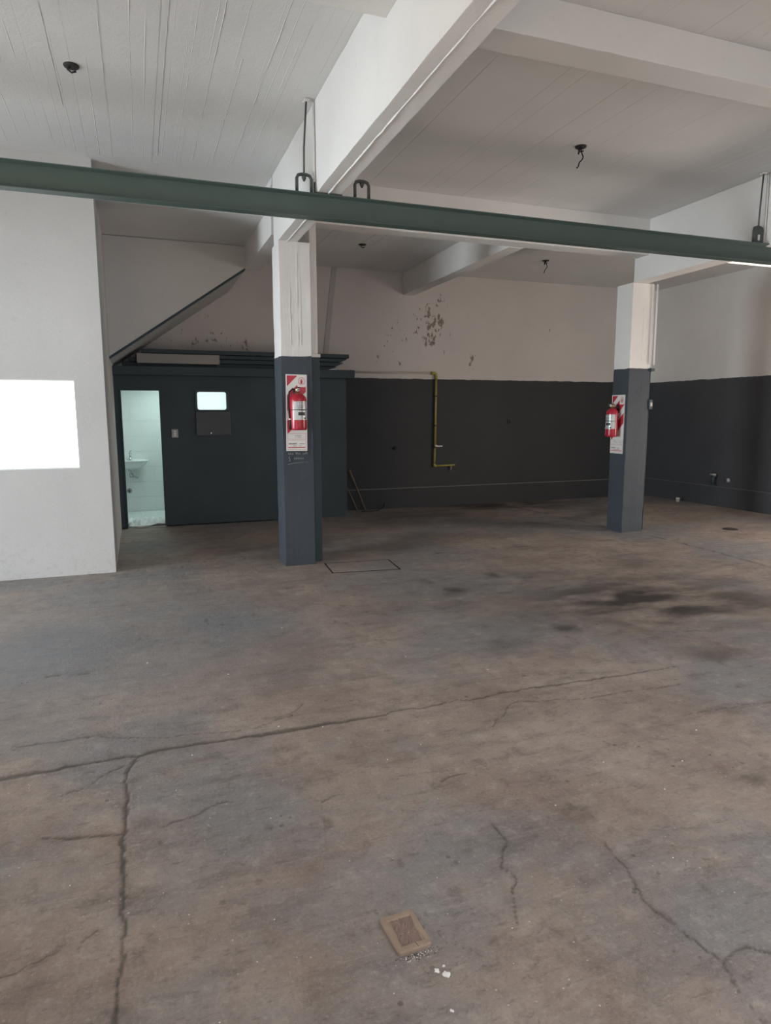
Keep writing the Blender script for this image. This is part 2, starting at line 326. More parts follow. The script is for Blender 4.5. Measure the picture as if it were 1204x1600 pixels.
def build_floor():
    xs = np.concatenate([np.arange(-5, -1.2, .08), np.arange(-1.2, 3.4, .0095), np.arange(3.4, 6.8, .03), np.arange(6.8, 9.61, .08)])
    ys = [-3.4]
    while ys[-1] < 11.0:
        y = ys[-1]; ys.append(y+(.25 if y < .6 else (.008 if y < 2.6 else .010) if y < 3.6 else .0068*y))
    ys = np.array(ys)
    X, Y = np.meshgrid(xs, ys)
    Z = np.zeros_like(X); crack = np.zeros_like(X); stain = np.zeros_like(X)
    wx = X+(fbm(X, Y, 13, 1, 5)-.5)*.055; wy = Y+(fbm(X, Y, 13, 11, 5)-.5)*.055
    for wd, pl in CR:
        d = np.full_like(X, 9.)
        for (ax, ay), (bx, by) in zip(pl, pl[1:]):
            L2 = (bx-ax)**2+(by-ay)**2+1e-9; t = np.clip(((wx-ax)*(bx-ax)+(wy-ay)*(by-ay))/L2, 0, 1)
            d = np.minimum(d, np.hypot(wx-ax-t*(bx-ax), wy-ay-t*(by-ay)))
        wloc = .0082*wd*(.45+1.2*vnoise(X, Y, 5, 77)) * np.maximum(1, Y/4.5)
        k = np.clip(1-d/wloc, 0, 1); crack = np.maximum(crack, np.minimum(1, k*1.8)*(.55+.45*min(1, wd)))
        Z -= .006*min(1.2, wd)*k
        crack = np.maximum(crack, .30*np.clip(1-d/(.04*wd), 0, 1)*fbm(X, Y, 22, 15))
    sx = X+(fbm(X, Y, 2.2, 31)-.47)*.6; sy = Y+(fbm(X, Y, 2.2, 41)-.47)*.45
    for cx, cy, rx, ry, a in ST:
        sc = min(1, max(rx, ry)/.5)
        qx = X+(sx-X)*sc; qy = Y+(sy-Y)*sc
        r = np.hypot((qx-cx)/rx, (qy-cy)/ry)
        stain = np.maximum(stain, a*np.clip(1.25-r, 0, 1)*np.clip(3.2*(fbm(X*.8, Y*1.6, 3.0, 51, 6)-.22), .15, 1.15))
    # spalled patch by the middle of the floor
    r = np.hypot((wx-1.60)/.075, (wy-2.11)/.10); k = np.clip(1-r, 0, 1)
    Z -= .012*np.minimum(1, 2*k)*(fbm(X, Y, 40, 61)); crack = np.maximum(crack, np.minimum(.7, k*1.5)*fbm(X, Y, 40, 62)*1.2)
    r = np.hypot((wx-1.72)/.06, (wy-2.24)/.04); k = np.clip(1-r, 0, 1); Z -= .006*np.minimum(1, 2*k)*(fbm(X, Y, 40, 61))
    # chips and pocks
    pk = np.clip(fbm(X, Y, 16, 91)-.66, 0, 1)*8*np.clip(fbm(X, Y, 1.4, 95)-.40, 0, 1)*4
    Z -= .004*np.clip(pk, 0, 1); crack = np.maximum(crack, .55*np.clip(pk, 0, 1))
    near = np.clip((6-Y)/2, 0, 1)
    Z += (fbm(X, Y, 3, 5)-.47)*.006*near+(fbm(X, Y, 20, 6)-.47)*.0028*near
    Z = np.minimum(Z, -.0003); Z *= np.clip((9.6-Y)/2, .05, 1)
    blue_sheen = np.clip(1.15-np.hypot((X+.5)/1.9, (Y-5.0)/1.6), 0, 1)*(.5+.8*fbm(X, Y, 1.5, 71))  # cool sheen of the window painted into the left floor colour
    ny, nx = X.shape
    co = np.stack([X, Y, Z], -1).reshape(-1, 3)
    idx = np.arange(nx*ny).reshape(ny, nx)
    q = np.stack([idx[:-1, :-1], idx[:-1, 1:], idx[1:, 1:], idx[1:, :-1]], -1).reshape(-1, 4)
    me = bpy.data.meshes.new('floor')
    me.vertices.add(len(co)); me.vertices.foreach_set('co', co.ravel())
    me.loops.add(q.size); me.loops.foreach_set('vertex_index', q.ravel().astype(np.int32))
    me.polygons.add(len(q)); me.polygons.foreach_set('loop_start', np.arange(0, q.size, 4, dtype=np.int32))
    me.update(calc_edges=True); me.validate()
    me.polygons.foreach_set('use_smooth', np.ones(len(q), bool))
    for nme, arr in (('crack', crack), ('stain', stain), ('blue_sheen', blue_sheen)):
        at = me.attributes.new(nme, 'FLOAT', 'POINT'); at.data.foreach_set('value', np.clip(arr, 0, 1).ravel().astype(np.float32))
    me.materials.append(M['floor'])
    o = bpy.data.objects.new('floor', me); COL.objects.link(o)
    return o
fl = struct(build_floor())

# ------------------------------------------------------------------ ceiling with board marks
def ceiling_part(name, x0, x1, y0, y1, z, top, seed, ridge=.5, width=.13, quiet=None):
    rnd = random.Random(seed); bm = BM(); x = x0
    while x < x1-.01:
        wd = min(width*rnd.uniform(.8, 1.25), x1-x); dz = rnd.uniform(-.0012, .0012)
        if x+wd > x1-.04: wd = x1-x
        box(bm, x, x+wd, y0, y1, z+dz, top)
        if rnd.random() < ridge:
            # a fin of cement squeezed between two boards, broken into lengths
            yy = y0+rnd.uniform(0, 1.2)
            while yy < y1-.3:
                ln = min(rnd.uniform(.4, 2.2), y1-yy-.01); h = rnd.uniform(.001, .0032); wv = rnd.uniform(.002, .005)
                if not (quiet and quiet(x, yy)):
                    n = max(2, int(ln/.12)); L = []
                    for i in range(n+1):
                        e = rnd.uniform(.35, 1) if 0 < i < n else .05; ox = rnd.uniform(-.0012, .0012)
                        L.append([bm.verts.new((x+ox-wv, yy+ln*i/n, z+dz)), bm.verts.new((x+ox, yy+ln*i/n, z+dz-h*e)), bm.verts.new((x+ox+wv, yy+ln*i/n, z+dz))])
                    for A, B in zip(L, L[1:]):
                        bm.faces.new((A[0], A[1], B[1], B[0])); bm.faces.new((A[1], A[2], B[2], B[1]))
                yy += ln+rnd.uniform(.1, 1.6)
        x += wd
    return struct(obj(name, bm, M['ceil']))
ceiling_part('ceiling', -4.6, -.285, 7.22, 7.45, 4.0, 4.15, 9, 0)
ceiling_part('ceiling', -4.6, 9.6, 1.0, 7.22, 4.0, 4.15, 3, .85, width=.09, quiet=lambda x, y: x > 1.4)
ceiling_part('ceiling', -4.6, 9.6, -3.3, -2.2, 4.0, 4.15, 13, 0)     # unseen roof opening added between these for the fill light
ceiling_part('ceiling', -4.6, -3.6, -2.2, 1.0, 4.0, 4.15, 14, 0)
ceiling_part('ceiling', -1.6, 1.7, -2.2, 1.0, 4.0, 4.15, 16, 0)
ceiling_part('ceiling', -3.6, -1.6, .5, 1.0, 4.0, 4.15, 17, 0)  # gap beside this piece is added to let the floor spot in
ceiling_part('ceiling', -3.6, -1.6, -2.2, -1.5, 4.0, 4.15, 18, 0)
ceiling_part('ceiling', 6.0, 9.6, -2.2, 1.0, 4.0, 4.15, 15, 0)
ceiling_part('ceiling', -.3, 1.41, 7.22, 7.72, 4.0, 4.15, 4, .3)
ceiling_part('ceiling', -.3, 1.41, 7.72, 10.776, 3.75, 4.15, 5, .15)
ceiling_part('ceiling', 1.41, 9.6, 7.22, 10.85, 3.93, 4.15, 6, .5, quiet=lambda x, y: x > 4.2)
# a few long fins standing out on the left bay
bm = BM(); rnd = random.Random(12)
for x, ya, yb in ((-.10, 3.3, 6.3), (.30, 3.9, 7.0), (.47, 3.8, 7.1), (.62, 3.9, 7.0), (.98, 4.2, 7.0), (-.42, 3.4, 6.2), (.08, 3.8, 5.5), (1.12, 4.6, 6.9), (.8, 5.0, 7.0), (-.75, 3.6, 5.6), (3.9, 2.0, 3.6), (4.05, 2.0, 3.6), (4.2, 2.0, 3.65), (3.2, 7.5, 9.5), (3.05, 7.5, 8.8)):
    n = int((yb-ya)/.09); L = []; zb = 3.999 if ya < 7.2 else 3.929
    for i in range(n+1):
        h = max(0, rnd.uniform(-.001, .0038)); ox = rnd.uniform(-.002, .002); y = ya+(yb-ya)*i/n
        L.append([bm.verts.new((x+ox-.003, y, zb)), bm.verts.new((x+ox, y, zb-h)), bm.verts.new((x+ox+.003, y, zb))])
    for A, B in zip(L, L[1:]): bm.faces.new((A[0], A[1], B[1], B[0])); bm.faces.new((A[1], A[2], B[2], B[1]))
struct(obj('ceiling', bm, M['ceil']))

# ------------------------------------------------------------------ walls
def wall(name, dims, mat): return struct(boxobj(name, dims, mat))
bm = BM(); box(bm, 3.11, 9.45, 10.776, 10.95, 0, 4.0); box(bm, -.3, 3.11, 10.776, 10.95, 2.33, 4.0)
struct(obj('wall_back', bm, M['back']))
bm = BM(); box(bm, 9.45, 9.6, -3.3, 3.75, 0, 4.0); box(bm, 9.45, 9.6, 5.45, 10.95, 0, 4.0); box(bm, 9.45, 9.6, 3.75, 5.45, 2.3, 4.0)  # unseen doorway added for the right-hand fill
struct(obj('wall_right', bm, M['wall']))
M['strip'] = painted('shade_strip_paint', (0.44, 0.415, 0.40), None)  # darker slanted strip stands in for a shadow band on the wall
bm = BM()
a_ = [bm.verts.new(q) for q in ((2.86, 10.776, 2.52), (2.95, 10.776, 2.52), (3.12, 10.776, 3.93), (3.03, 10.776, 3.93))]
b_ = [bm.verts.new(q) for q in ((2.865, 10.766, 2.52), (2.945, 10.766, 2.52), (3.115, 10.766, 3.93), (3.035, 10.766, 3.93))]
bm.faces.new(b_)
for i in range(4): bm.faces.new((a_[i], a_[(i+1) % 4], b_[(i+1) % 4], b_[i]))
obj('shade_strip', bm, M['strip'], bpy.data.objects['wall_back'])
# partition with window, and its side going back to the bathroom
bm = BM()
WX0, WX1, WZ0, WZ1 = -2.0, -.56, 1.08, 1.94
box(bm, -4.6, WX0, 7.31, 7.43, 0, 4.0); box(bm, WX1, -.285, 7.31, 7.43, 0, 4.0)
box(bm, WX0, WX1, 7.31, 7.43, 0, WZ0); box(bm, WX0, WX1, 7.31, 7.43, WZ1, 4.0)
struct(obj('wall_left', bm, M['partition']))
wall('wall_left', (-.42, -.285, 7.43, 10.15, 0, 4.0), M['partition'])
w1 = struct(boxobj('window_1', (WX0, WX1, 7.385, 7.395, WZ0, WZ1), M['litpane']))
bm = BM(); t = .008
for d in ((WX0, WX0+t, 7.36, 7.42, WZ0, WZ1), (WX1-t, WX1, 7.36, 7.42, WZ0, WZ1), (WX0+t, WX1-t, 7.36, 7.42, WZ0, WZ0+t), (WX0+t, WX1-t, 7.36, 7.42, WZ1-t, WZ1)): box(bm, *d)
obj('window_frame', bm, M['whitepl'], w1)
# far left wall of the hall with its doorway, front wall with the gate opening (behind the camera)
bm = BM(); box(bm, -4.75, -4.6, -3.3, 3.4, 0, 4.0); box(bm, -4.75, -4.6, 6.1, 7.43, 0, 4.0); box(bm, -4.75, -4.6, 3.4, 6.1, 2.6, 4.0)
struct(obj('wall_side', bm, M['white']))
bm = BM(); box(bm, -4.75, -.5, -3.45, -3.3, 0, 4.0); box(bm, 6.9, 9.6, -3.45, -3.3, 0, 4.0); box(bm, -.5, 6.9, -3.45, -3.3, 2.95, 4.0)
struct(obj('wall_front', bm, M['white']))

# plinth along the back and right walls
bm = BM(); box(bm, 3.11, 9.43, 10.752, 10.776, 0, .335); box(bm, 3.11, 9.43, 10.745, 10.776, .335, .35, 1)
M['ledge'] = simple('pale_ledge', (0.13, 0.13, 0.13), .7)  # lip in a paler tone than the plinth
struct(obj('baseboard_back', bm, [M['back'], M['ledge']], bevel=.003))
bm = BM(); box(bm, 9.426, 9.45, 5.45, 10.752, 0, .335); box(bm, 9.419, 9.45, 5.45, 10.745, .335, .35, 1)
struct(obj('baseboard_right', bm, [M['wall'], M['ledge']], bevel=.003))

# ------------------------------------------------------------------ columns
def column(x0, x1, y0, y1, ztop, label, seed, pipes):
    t = thing('concrete_column', label, 'column', ((x0+x1)/2, (y0+y1)/2, 0))
    cx, cy = (x0+x1)/2, (y0+y1)/2
    bm = BM(); hx, hy = (x1-x0)/2, (y1-y0)/2; rnd = random.Random(seed)
    n = 46; L = []
    P = [(-hx, -hy), (-hx*.3, -hy), (hx*.35, -hy), (hx, -hy), (hx, 0), (hx, hy), (0, hy), (-hx, hy), (-hx, 0)]
    off = [rnd.uniform(-.002, .002) for _ in P]
    for i in range(n+1):
        z = ztop*i/n; s = 1.0 if z < 2.19 else .985
        L.append([bm.verts.new((px*s+rnd.uniform(-.0022, .0022), py*s+rnd.uniform(-.0022, .0022)+off[j], z)) for j, (px, py) in enumerate(P)])
    for A, B in zip(L, L[1:]):
        for j in range(len(P)): bm.faces.new((A[j], A[(j+1) % len(P)], B[(j+1) % len(P)], B[j]))
    bm.faces.new(list(reversed(L[0]))); bm.faces.new(L[-1])
    obj('shaft', bm, M['column'], t)
    bm = BM()   # board fins on the bare upper part
    for fx in ([-.35, .12, .3] if seed == 1 else [.1, .4]):
        z = 2.3
        while z < ztop-.25:
            ln = rnd.uniform(.2, .7); zz = min(ztop-.02, z+ln); x = hx*fx
            n2 = 5; LL = []
            for i in range(n2+1):
                h = rnd.uniform(.0015, .004); y = -hy*.985
                LL.append([bm.verts.new((x-.003, y, z+(zz-z)*i/n2)), bm.verts.new((x+rnd.uniform(-.002, .002), y-h, z+(zz-z)*i/n2)), bm.verts.new((x+.003, y, z+(zz-z)*i/n2))])
            for A, B in zip(LL, LL[1:]): bm.faces.new((A[0], A[1], B[1], B[0])); bm.faces.new((A[1], A[2], B[2], B[1]))
            z = zz+rnd.uniform(.05, .4)
    obj('board_mark', bm, M['column'], t)
    return t
cC = column(1.41, 1.73, 6.95, 7.31, 3.32, 'nearer concrete column, dark slate below and white above, left of centre', 1, 0)
cR = column(6.12, 6.455, 7.383, 7.70, 3.285, 'farther concrete column, dark slate below and white above, near the right wall', 2, 0)
# boxed downpipe behind the nearer column
t = thing('boxed_downpipe', 'slim painted pipe casing standing close behind the nearer column', 'pipe', (1.79, 7.2, 0))
bm = BM(); box(bm, -.03, .055, -.12, .08, 0, 2.2); obj('lower_casing', bm, M['slate'], t, .006)
bm = BM(); box(bm, -.03, .045, -.10, .07, 2.235, 3.9); obj('upper_casing', bm, M['column'], t, .006)
bm = BM(); box(bm, -.04, .065, -.13, .09, 2.2, 2.235); obj('collar', bm, M['column'], t, .004)
# conduit and box behind the farther column
t = thing('electrical_conduit', 'thin conduit with a small switch box on the farther column edge', 'conduit', (6.476, 7.41, 0))
bm = BM(); tube(bm, [(0, 0, .02), (0, 0, 2.19)], .013); obj('lower_pipe', bm, M['slate'], t)
bm = BM(); tube(bm, [(0, 0, 2.19), (0, 0, 3.27)], .016); obj('upper_pipe', bm, M['column'], t)
bm = BM(); tube(bm, [(-.008, -.075, 2.24), (-.008, -.075, 3.27)], .012); obj('thin_pipe', bm, M['column'], t)
bm = BM(); box(bm, -.02, .035, -.05, .02, 1.66, 1.79); bx_ = obj('switch_box', bm, M['slate'], t, .006)
bm = BM(); box(bm, -.008, .024, -.056, -.05, 1.70, 1.75); obj('switch', bm, M['plate'], t)
bm = BM(); box(bm, -.024, .03, -.06, .03, 2.16, 2.2); obj('coupling', bm, M['slate'], t)

# ------------------------------------------------------------------ concrete beams
def uneven_box(bm, x0, x1, y0, y1, z0, z1, n, amp, seed, axis='y'):
    rnd = random.Random(seed); L = []
    for i in range(n+1):
        j = lambda: rnd.uniform(-amp, amp)
        if axis == 'y':
            y = y0+(y1-y0)*i/n; P = [(x0+j(), y, z1), (x0+j(), y, (z0+z1)/2), (x0+j(), y, z0+j()), ((x0+x1)/2, y, z0+j()), (x1+j(), y, z0+j()), (x1, y, z1)]
        else:
            x = x0+(x1-x0)*i/n; P = [(x, y0+j(), z1), (x, y0+j(), (z0+z1)/2), (x, y0+j(), z0+j()), (x, (y0+y1)/2, z0+j()), (x, y1+j(), z0+j()), (x, y1, z1)]
        L.append([bm.verts.new(p) for p in P])
    for A, B in zip(L, L[1:]):
        for k in range(6): bm.faces.new((A[k], A[(k+1) % 6], B[(k+1) % 6], B[k]))
    bm.faces.new(L[0]); bm.faces.new(list(reversed(L[-1])))
def beam(label, x0, x1, y0, y1, z0, z1, seed, axis='y', ridge=None):
    bm = BM(); L = (y1-y0) if axis == 'y' else (x1-x0)
    uneven_box(bm, x0, x1, y0, y1, z0, z1, max(4, int(L/.15)), .0025, seed, axis)
    if ridge is not None:
        rnd = random.Random(seed); n = int(L/.1); LL = []
        for i in range(n+1):
            y = y0+L*i/n; o_ = rnd.uniform(-.003, .003)
            LL.append([bm.verts.new((ridge-.006, y, z0+.001)), bm.verts.new((ridge+o_, y, z0-rnd.uniform(.006, .013))), bm.verts.new((ridge+.006, y, z0+.001))])
        for A, B in zip(LL, LL[1:]): bm.faces.new((A[0], A[1], B[1], B[0])); bm.faces.new((A[1], A[2], B[2], B[1]))
    return tag(obj('concrete_beam', bm, M['beam'], bevel=.004), label, 'beam')
beam('long white concrete beam running from overhead to the nearer column', 1.41, 1.605, -3.3, 7.19, 3.32, 4.0, 1, ridge=1.50)
beam('white concrete beam behind the nearer column, ending at the wall over the stair', 1.41, 1.60, 7.31, 9.1, 3.46, 4.0, 2)
beam('white concrete beam ending on top of the farther column', 6.12, 6.36, -3.3, 7.383, 3.287, 4.0, 3)
beam('white secondary beam between the two columns, running to the back wall', 4.25, 4.45, 7.34, 10.776, 3.565, 3.93, 4)
beam('white cross beam linking the two columns behind the green steel beam', 1.605, 6.12, 7.13, 7.34, 3.57, 4.0, 5, 'x')
beam('broad cream cross beam near the top edge, right of the long beam', 1.605, 6.12, 3.71, 3.935, 3.775, 4.0, 6, 'x')
beam('cream cross beam at the top edge, left of the long beam', -4.6, 1.41, 3.60, 3.835, 3.775, 4.0, 7, 'x')
beam('cross beam right of the farther column, lit by the lamp', 6.36, 9.45, 7.50, 7.70, 3.72, 4.0, 8, 'x')

# ------------------------------------------------------------------ stair volume above the bathroom
t = thing('stair_flight', 'white stair side wall with a sloping dark underside above the bathroom block', 'stairs', (0, 9.1, 0))
def prism(bm, poly, y0, y1, mi=0):
    a = [bm.verts.new((x, y0, z)) for x, z in poly]; b = [bm.verts.new((x, y1, z)) for x, z in poly]
    bm.faces.new(a).material_index = mi; bm.faces.new(list(reversed(b))).material_index = mi
    for i in range(len(poly)):
        j = (i+1) % len(poly); bm.faces.new((a[i], a[j], b[j], b[i])).material_index = mi
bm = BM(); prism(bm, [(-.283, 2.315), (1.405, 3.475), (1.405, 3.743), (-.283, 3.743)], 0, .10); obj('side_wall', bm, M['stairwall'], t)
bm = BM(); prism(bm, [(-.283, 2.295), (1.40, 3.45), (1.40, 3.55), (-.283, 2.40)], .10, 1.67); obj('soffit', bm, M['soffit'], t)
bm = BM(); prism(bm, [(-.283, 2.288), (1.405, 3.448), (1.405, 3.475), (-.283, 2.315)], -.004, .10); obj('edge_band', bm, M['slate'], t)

# ------------------------------------------------------------------ bathroom block
DX0, DX1, DZ1 = -.214, .322, 1.96
HX0, HX1, HZ0, HZ1 = .804, 1.26, 1.668, 1.943
bm = BM(); y0, y1 = 10.15, 10.27
box(bm, -.42, DX0, y0, y1, 0, 2.15); box(bm, DX0, DX1, y0, y1, DZ1, 2.15); box(bm, DX1, HX0, y0, y1, 0, 2.15)
box(bm, HX0, HX1, y0, y1, 0, HZ0); box(bm, HX0, HX1, y0, y1, HZ1, 2.15); box(bm, HX1, 3.06, y0, y1, 0, 2.15)
box(bm, 2.94, 3.06, y1, 10.776, 0, 2.15)
struct(obj('wall_bathroom', bm, M['slate']))
# interior
bm = BM(); box(bm, -1.0, 1.9, 11.8, 11.9, 0, 2.4); struct(obj('wall_bathroom_back', bm, M['grout']))
wall('wall_bathroom_side', (-1.1, -1.0, 10.27, 11.9, 0, 2.15), M['tile']); wall('wall_bathroom_side', (1.9, 2.0, 10.27, 11.9, 0, 2.15), M['tile']); wall('ceiling_bathroom', (-1.0, 1.9, 10.776, 11.8, 2.16, 2.3), M['tile'])
bf = struct(boxobj('floor_bathroom', (-1.0, 1.9, 10.15, 11.8, -.05, .012), M['grout']))
tw, th = .335, .25
for r in range(9):
    for c in range(8):
        x = -.95+c*tw+(tw/2 if r % 2 else 0)-.17; z = .012+r*th
        if x > 1.8 or z > 2.1: continue
        o = boxobj('tile', (x+.0015, x+tw-.0015, 11.788, 11.8, z+.0015, min(2.19, z+th-.0015)), M['tile'], bpy.data.objects['wall_bathroom_back'])
for r in range(5):
    for c in range(9):
        x = -.95+c*.32; y = 10.28+r*.30
        if x+.32 > 1.9: continue
        boxobj('tile', (x+.002, x+.318, y+.002, min(11.785, y+.298), .012, .02), M['tile'], bf)
# door frame
bm = BM(); box(bm, DX0, DX0+.018, 10.13, 10.30, 0, DZ1); box(bm, DX1-.012, DX1, 10.15, 10.30, .0, DZ1); box(bm, DX0+.018, DX1-.012, 10.15, 10.30, DZ1-.015, DZ1)
struct(obj('door_1', bm, M['slate'], bevel=.003))
# hatch window: frame, pane and the sliding panel under it
def rrect(x0, x1, z0, z1, r, n=5):
    P = []
    for cx, cz, a in ((x1-r, z1-r, 0), (x0+r, z1-r, 90), (x0+r, z0+r, 180), (x1-r, z0+r, 270)):
        for i in range(n+1):
            b = math.radians(a+90*i/n); P.append((cx+r*math.cos(b), cz+r*math.sin(b)))
    return P
wh = struct(bpy.data.objects.new('window_2', None)); COL.objects.link(wh); wh.location = (1.03, 10.15, 1.8)
bm = BM()
inn = rrect(-.205, .205, -.125, .130, .03); out = rrect(-.232, .236, -.142, .152, .032)
a0 = [bm.verts.new((x, -.02, z)) for x, z in out]; a1 = [bm.verts.new((x, -.02, z)) for x, z in inn]
b0 = [bm.verts.new((x, .10, z)) for x, z in out]; b1 = [bm.verts.new((x, .10, z)) for x, z in inn]
n = len(inn)
for i in range(n):
    j = (i+1) % n
    bm.faces.new((a0[i], a0[j], a1[j], a1[i])); bm.faces.new((a1[i], a1[j], b1[j], b1[i])); bm.faces.new((b0[i], b0[j], a0[j], a0[i])); bm.faces.new((b1[i], b1[j], b0[j], b0[i]))
obj('window_frame', bm, M['panel'], wh)
bm = BM(); prism(bm, rrect(-.206, .206, -.126, .131, .03), .03, .036)
M['hatchpane'] = simple('lit_hatch_pane', (0.7, 0.8, 0.8), .5, bstr=0, emit=(0.78, 1.0, 0.98), es=.75)
obj('pane', bm, M['hatchpane'], wh)
t = thing('shutter_panel', 'dark square panel fixed under the small lit hatch window', 'panel', (1.03, 10.146, 1.48))
bm = BM(); box(bm, -.235, .25, -.018, 0, -.175, .172); obj('board', bm, M['panel'], t, .004)
bm = BM(); lathe(bm, [(.012, 0), (.012, .012), (.007, .02)], k=10); o = obj('knob', bm, M['steel'], t); o.rotation_euler = (PI/2, 0, 0); o.location = (-.03, -.018, -.14)
t = thing('light_switch', 'pale rectangular switch plate beside the bathroom doorway', 'switch', (.496, 10.146, 1.34))
bm = BM(); box(bm, -.045, .045, -.012, 0, -.06, .06); obj('plate', bm, M['plate'], t, .004)
for dz in (-.03, .0, .03):
    bm = BM(); box(bm, -.018, .018, -.018, -.012, dz-.011, dz+.011); obj('rocker', bm, M['whitepl'], t, .002)

# roof slab with lip and the boards lying on it
bm = BM(); box(bm, -.30, 3.175, 10.05, 10.776, 2.15, 2.275); struct(obj('trim_1', bm, M['slate'], bevel=.006))
for i, (xa, xb, ya, za, zb, sl, lab) in enumerate((
        (-.16, 2.93, 10.24, 2.277, 2.335, .07, 'lowest of the dark boards stacked on the bathroom roof'),
        (-.07, 3.03, 10.19, 2.337, 2.395, .05, 'second lowest of the dark boards stacked on the bathroom roof'),
        (.02, 3.08, 10.16, 2.40, 2.452, .04, 'second from top of the dark boards stacked on the bathroom roof'),
        (.11, 3.11, 10.13, 2.457, 2.515, .0, 'topmost of the dark boards stacked on the bathroom roof'))):
    bm = BM(); prism(bm, [(xa, za), (xb-sl*2.2, za), (xb, zb-.012), (xb, zb), (xa, zb)], ya, ya+.30)
    o = tag(obj('board', bm, M['slate'], bevel=.005), lab, 'board', 'boards stacked on the bathroom roof')
t = thing('metal_box', 'long pale grey lamp housing lying in front of the dark boards on the bathroom roof', 'lamp housing', (.595, 10.11, 2.277))
bm = BM()
for d in ((-.558, .558, -.035, 0, .04, .044), (-.558, .558, -.035, -.031, .044, .165), (-.558, .558, -.035, 0, .165, .169), (-.558, -.554, -.031, 0, .044, .165), (.554, .558, -.031, 0, .044, .165)): box(bm, *d)
o = obj('tray', bm, M['greybox'], t); 
for fx in (-.545, .52):
    bm = BM(); box(bm, fx, fx+.025, -.03, .0, 0, .04); obj('foot', bm, M['slate'], t)
t['category'] = 'box'; t['label'] = 'long pale grey metal box lying in front of the dark boards on the bathroom roof'

# washbasin on the bathroom wall
t = thing('washbasin', 'white wall-hung washbasin seen through the bathroom doorway', 'sink', (-.14, 11.788, .0))
bm = BM(); L = []
for (sx, sy, z, yc) in ((.07, .06, .735, -.18), (.15, .12, .76, -.19), (.235, .18, .82, -.205), (.262, .205, .862, -.21), (.275, .215, .87, -.215), (.275, .215, .888, -.215), (.25, .19, .888, -.215), (.2, .14, .84, -.215), (.05, .04, .80, -.215)):
    L.append([bm.verts.new((sx*math.copysign(abs(math.cos(2*PI*k/32))**.7, math.cos(2*PI*k/32)), min(-.0, yc+sy*math.copysign(abs(math.sin(2*PI*k/32))**.7, math.sin(2*PI*k/32))), z)) for k in range(32)])
for A, B in zip(L, L[1:]):
    for k in range(32): bm.faces.new((A[k], A[(k+1) % 32], B[(k+1) % 32], B[k])).smooth = True
bm.faces.new(list(reversed(L[0]))); bm.faces.new(L[-1])
obj('basin', bm, M['ceramic'], t)
bm = BM(); lathe(bm, [(.022, .888), (.022, .9), (.014, .905), (.014, .97), (.02, .975), (.02, .99), (.008, .995)], (0, -.05, 0), 14); tube(bm, [(0, -.05, .96), (0, -.10, .975), (0, -.14, .965), (0, -.145, .95)], .009); tube(bm, [(0, -.05, .995), (.0, -.06, 1.02), (.02, -.075, 1.03)], .006)
obj('tap', bm, M['steel'], t)
bm = BM(); tube(bm, [(.01, -.18, .735), (.01, -.18, .66)], .018); lathe(bm, [(.032, .60), (.036, .61), (.036, .66), (.02, .675)], (.01, -.18, 0), 14); tube(bm, [(.01, -.18, .63), (.05, -.14, .615), (.09, -.07, .585), (.10, 0, .58)], .014)
obj('drain_trap', bm, M['steel'], t)
bm = BM(); tube(bm, [(-.03, -.005, .70), (-.03, -.05, .70), (-.03, -.06, .75), (-.02, -.06, .80)], .006); obj('supply_hose', bm, M['steel'], t)
bm = BM(); tube(bm, [(.08, -.005, .80), (.08, -.06, .81)], .02); obj('overflow', bm, M['steel'], t)
t = thing('round_wall_plug', 'small round grey pipe cap low on the bathroom wall under the washbasin', 'pipe cap', (-.18, 11.788, .37))
bm = BM(); lathe(bm, [(.04, 0), (.04, .006), (.024, .01), (.024, .03)], k=18); o = obj('flange', bm, M['steel'], t); o.rotation_euler = (PI/2, 0, 0)
bm = BM(); lathe(bm, [(.014, .03), (.014, .045), (.004, .047)], k=10); o = obj('plug', bm, M['iron'], t); o.rotation_euler = (PI/2, 0, 0)
# crumpled sheet on the threshold
bm = BM(); nx, ny = 40, 30; rnd = random.Random(5); g = []
from mathutils import noise as mn
for j in range(ny+1):
    row = []
    for i in range(nx+1):
        u, v = i/nx, j/ny; x = DX0+.022+(DX1-DX0-.04)*u; y = 10.15+.62*v-.055*math.sin(u*2.6+.4)*(1-v)+.03*mn.noise(Vector((u*5, v*5, 3)))*(1-v)
        h = abs(mn.noise(Vector((u*3+.3, v*4, 1.1))))*.09+abs(mn.noise(Vector((u*8, v*9, 7.7))))*.045
        h *= min(1, 8*min(u+.06, 1-u+.06, v+.02, 1-v)); h += .03*math.exp(-((u-.85)/.18)**2)*(1-v)
        row.append(bm.verts.new((x, y, .025+h)))
    g.append(row)
for j in range(ny):
    for i in range(nx): bm.faces.new((g[j][i], g[j][i+1], g[j+1][i+1], g[j+1][i])).smooth = True
o = obj('crumpled_sheet', bm, M['cloth']); md = o.modifiers.new('thickness', 'SOLIDIFY'); md.thickness = .004
tag(o, 'crumpled white plastic sheet lying on the bathroom threshold', 'sheet')

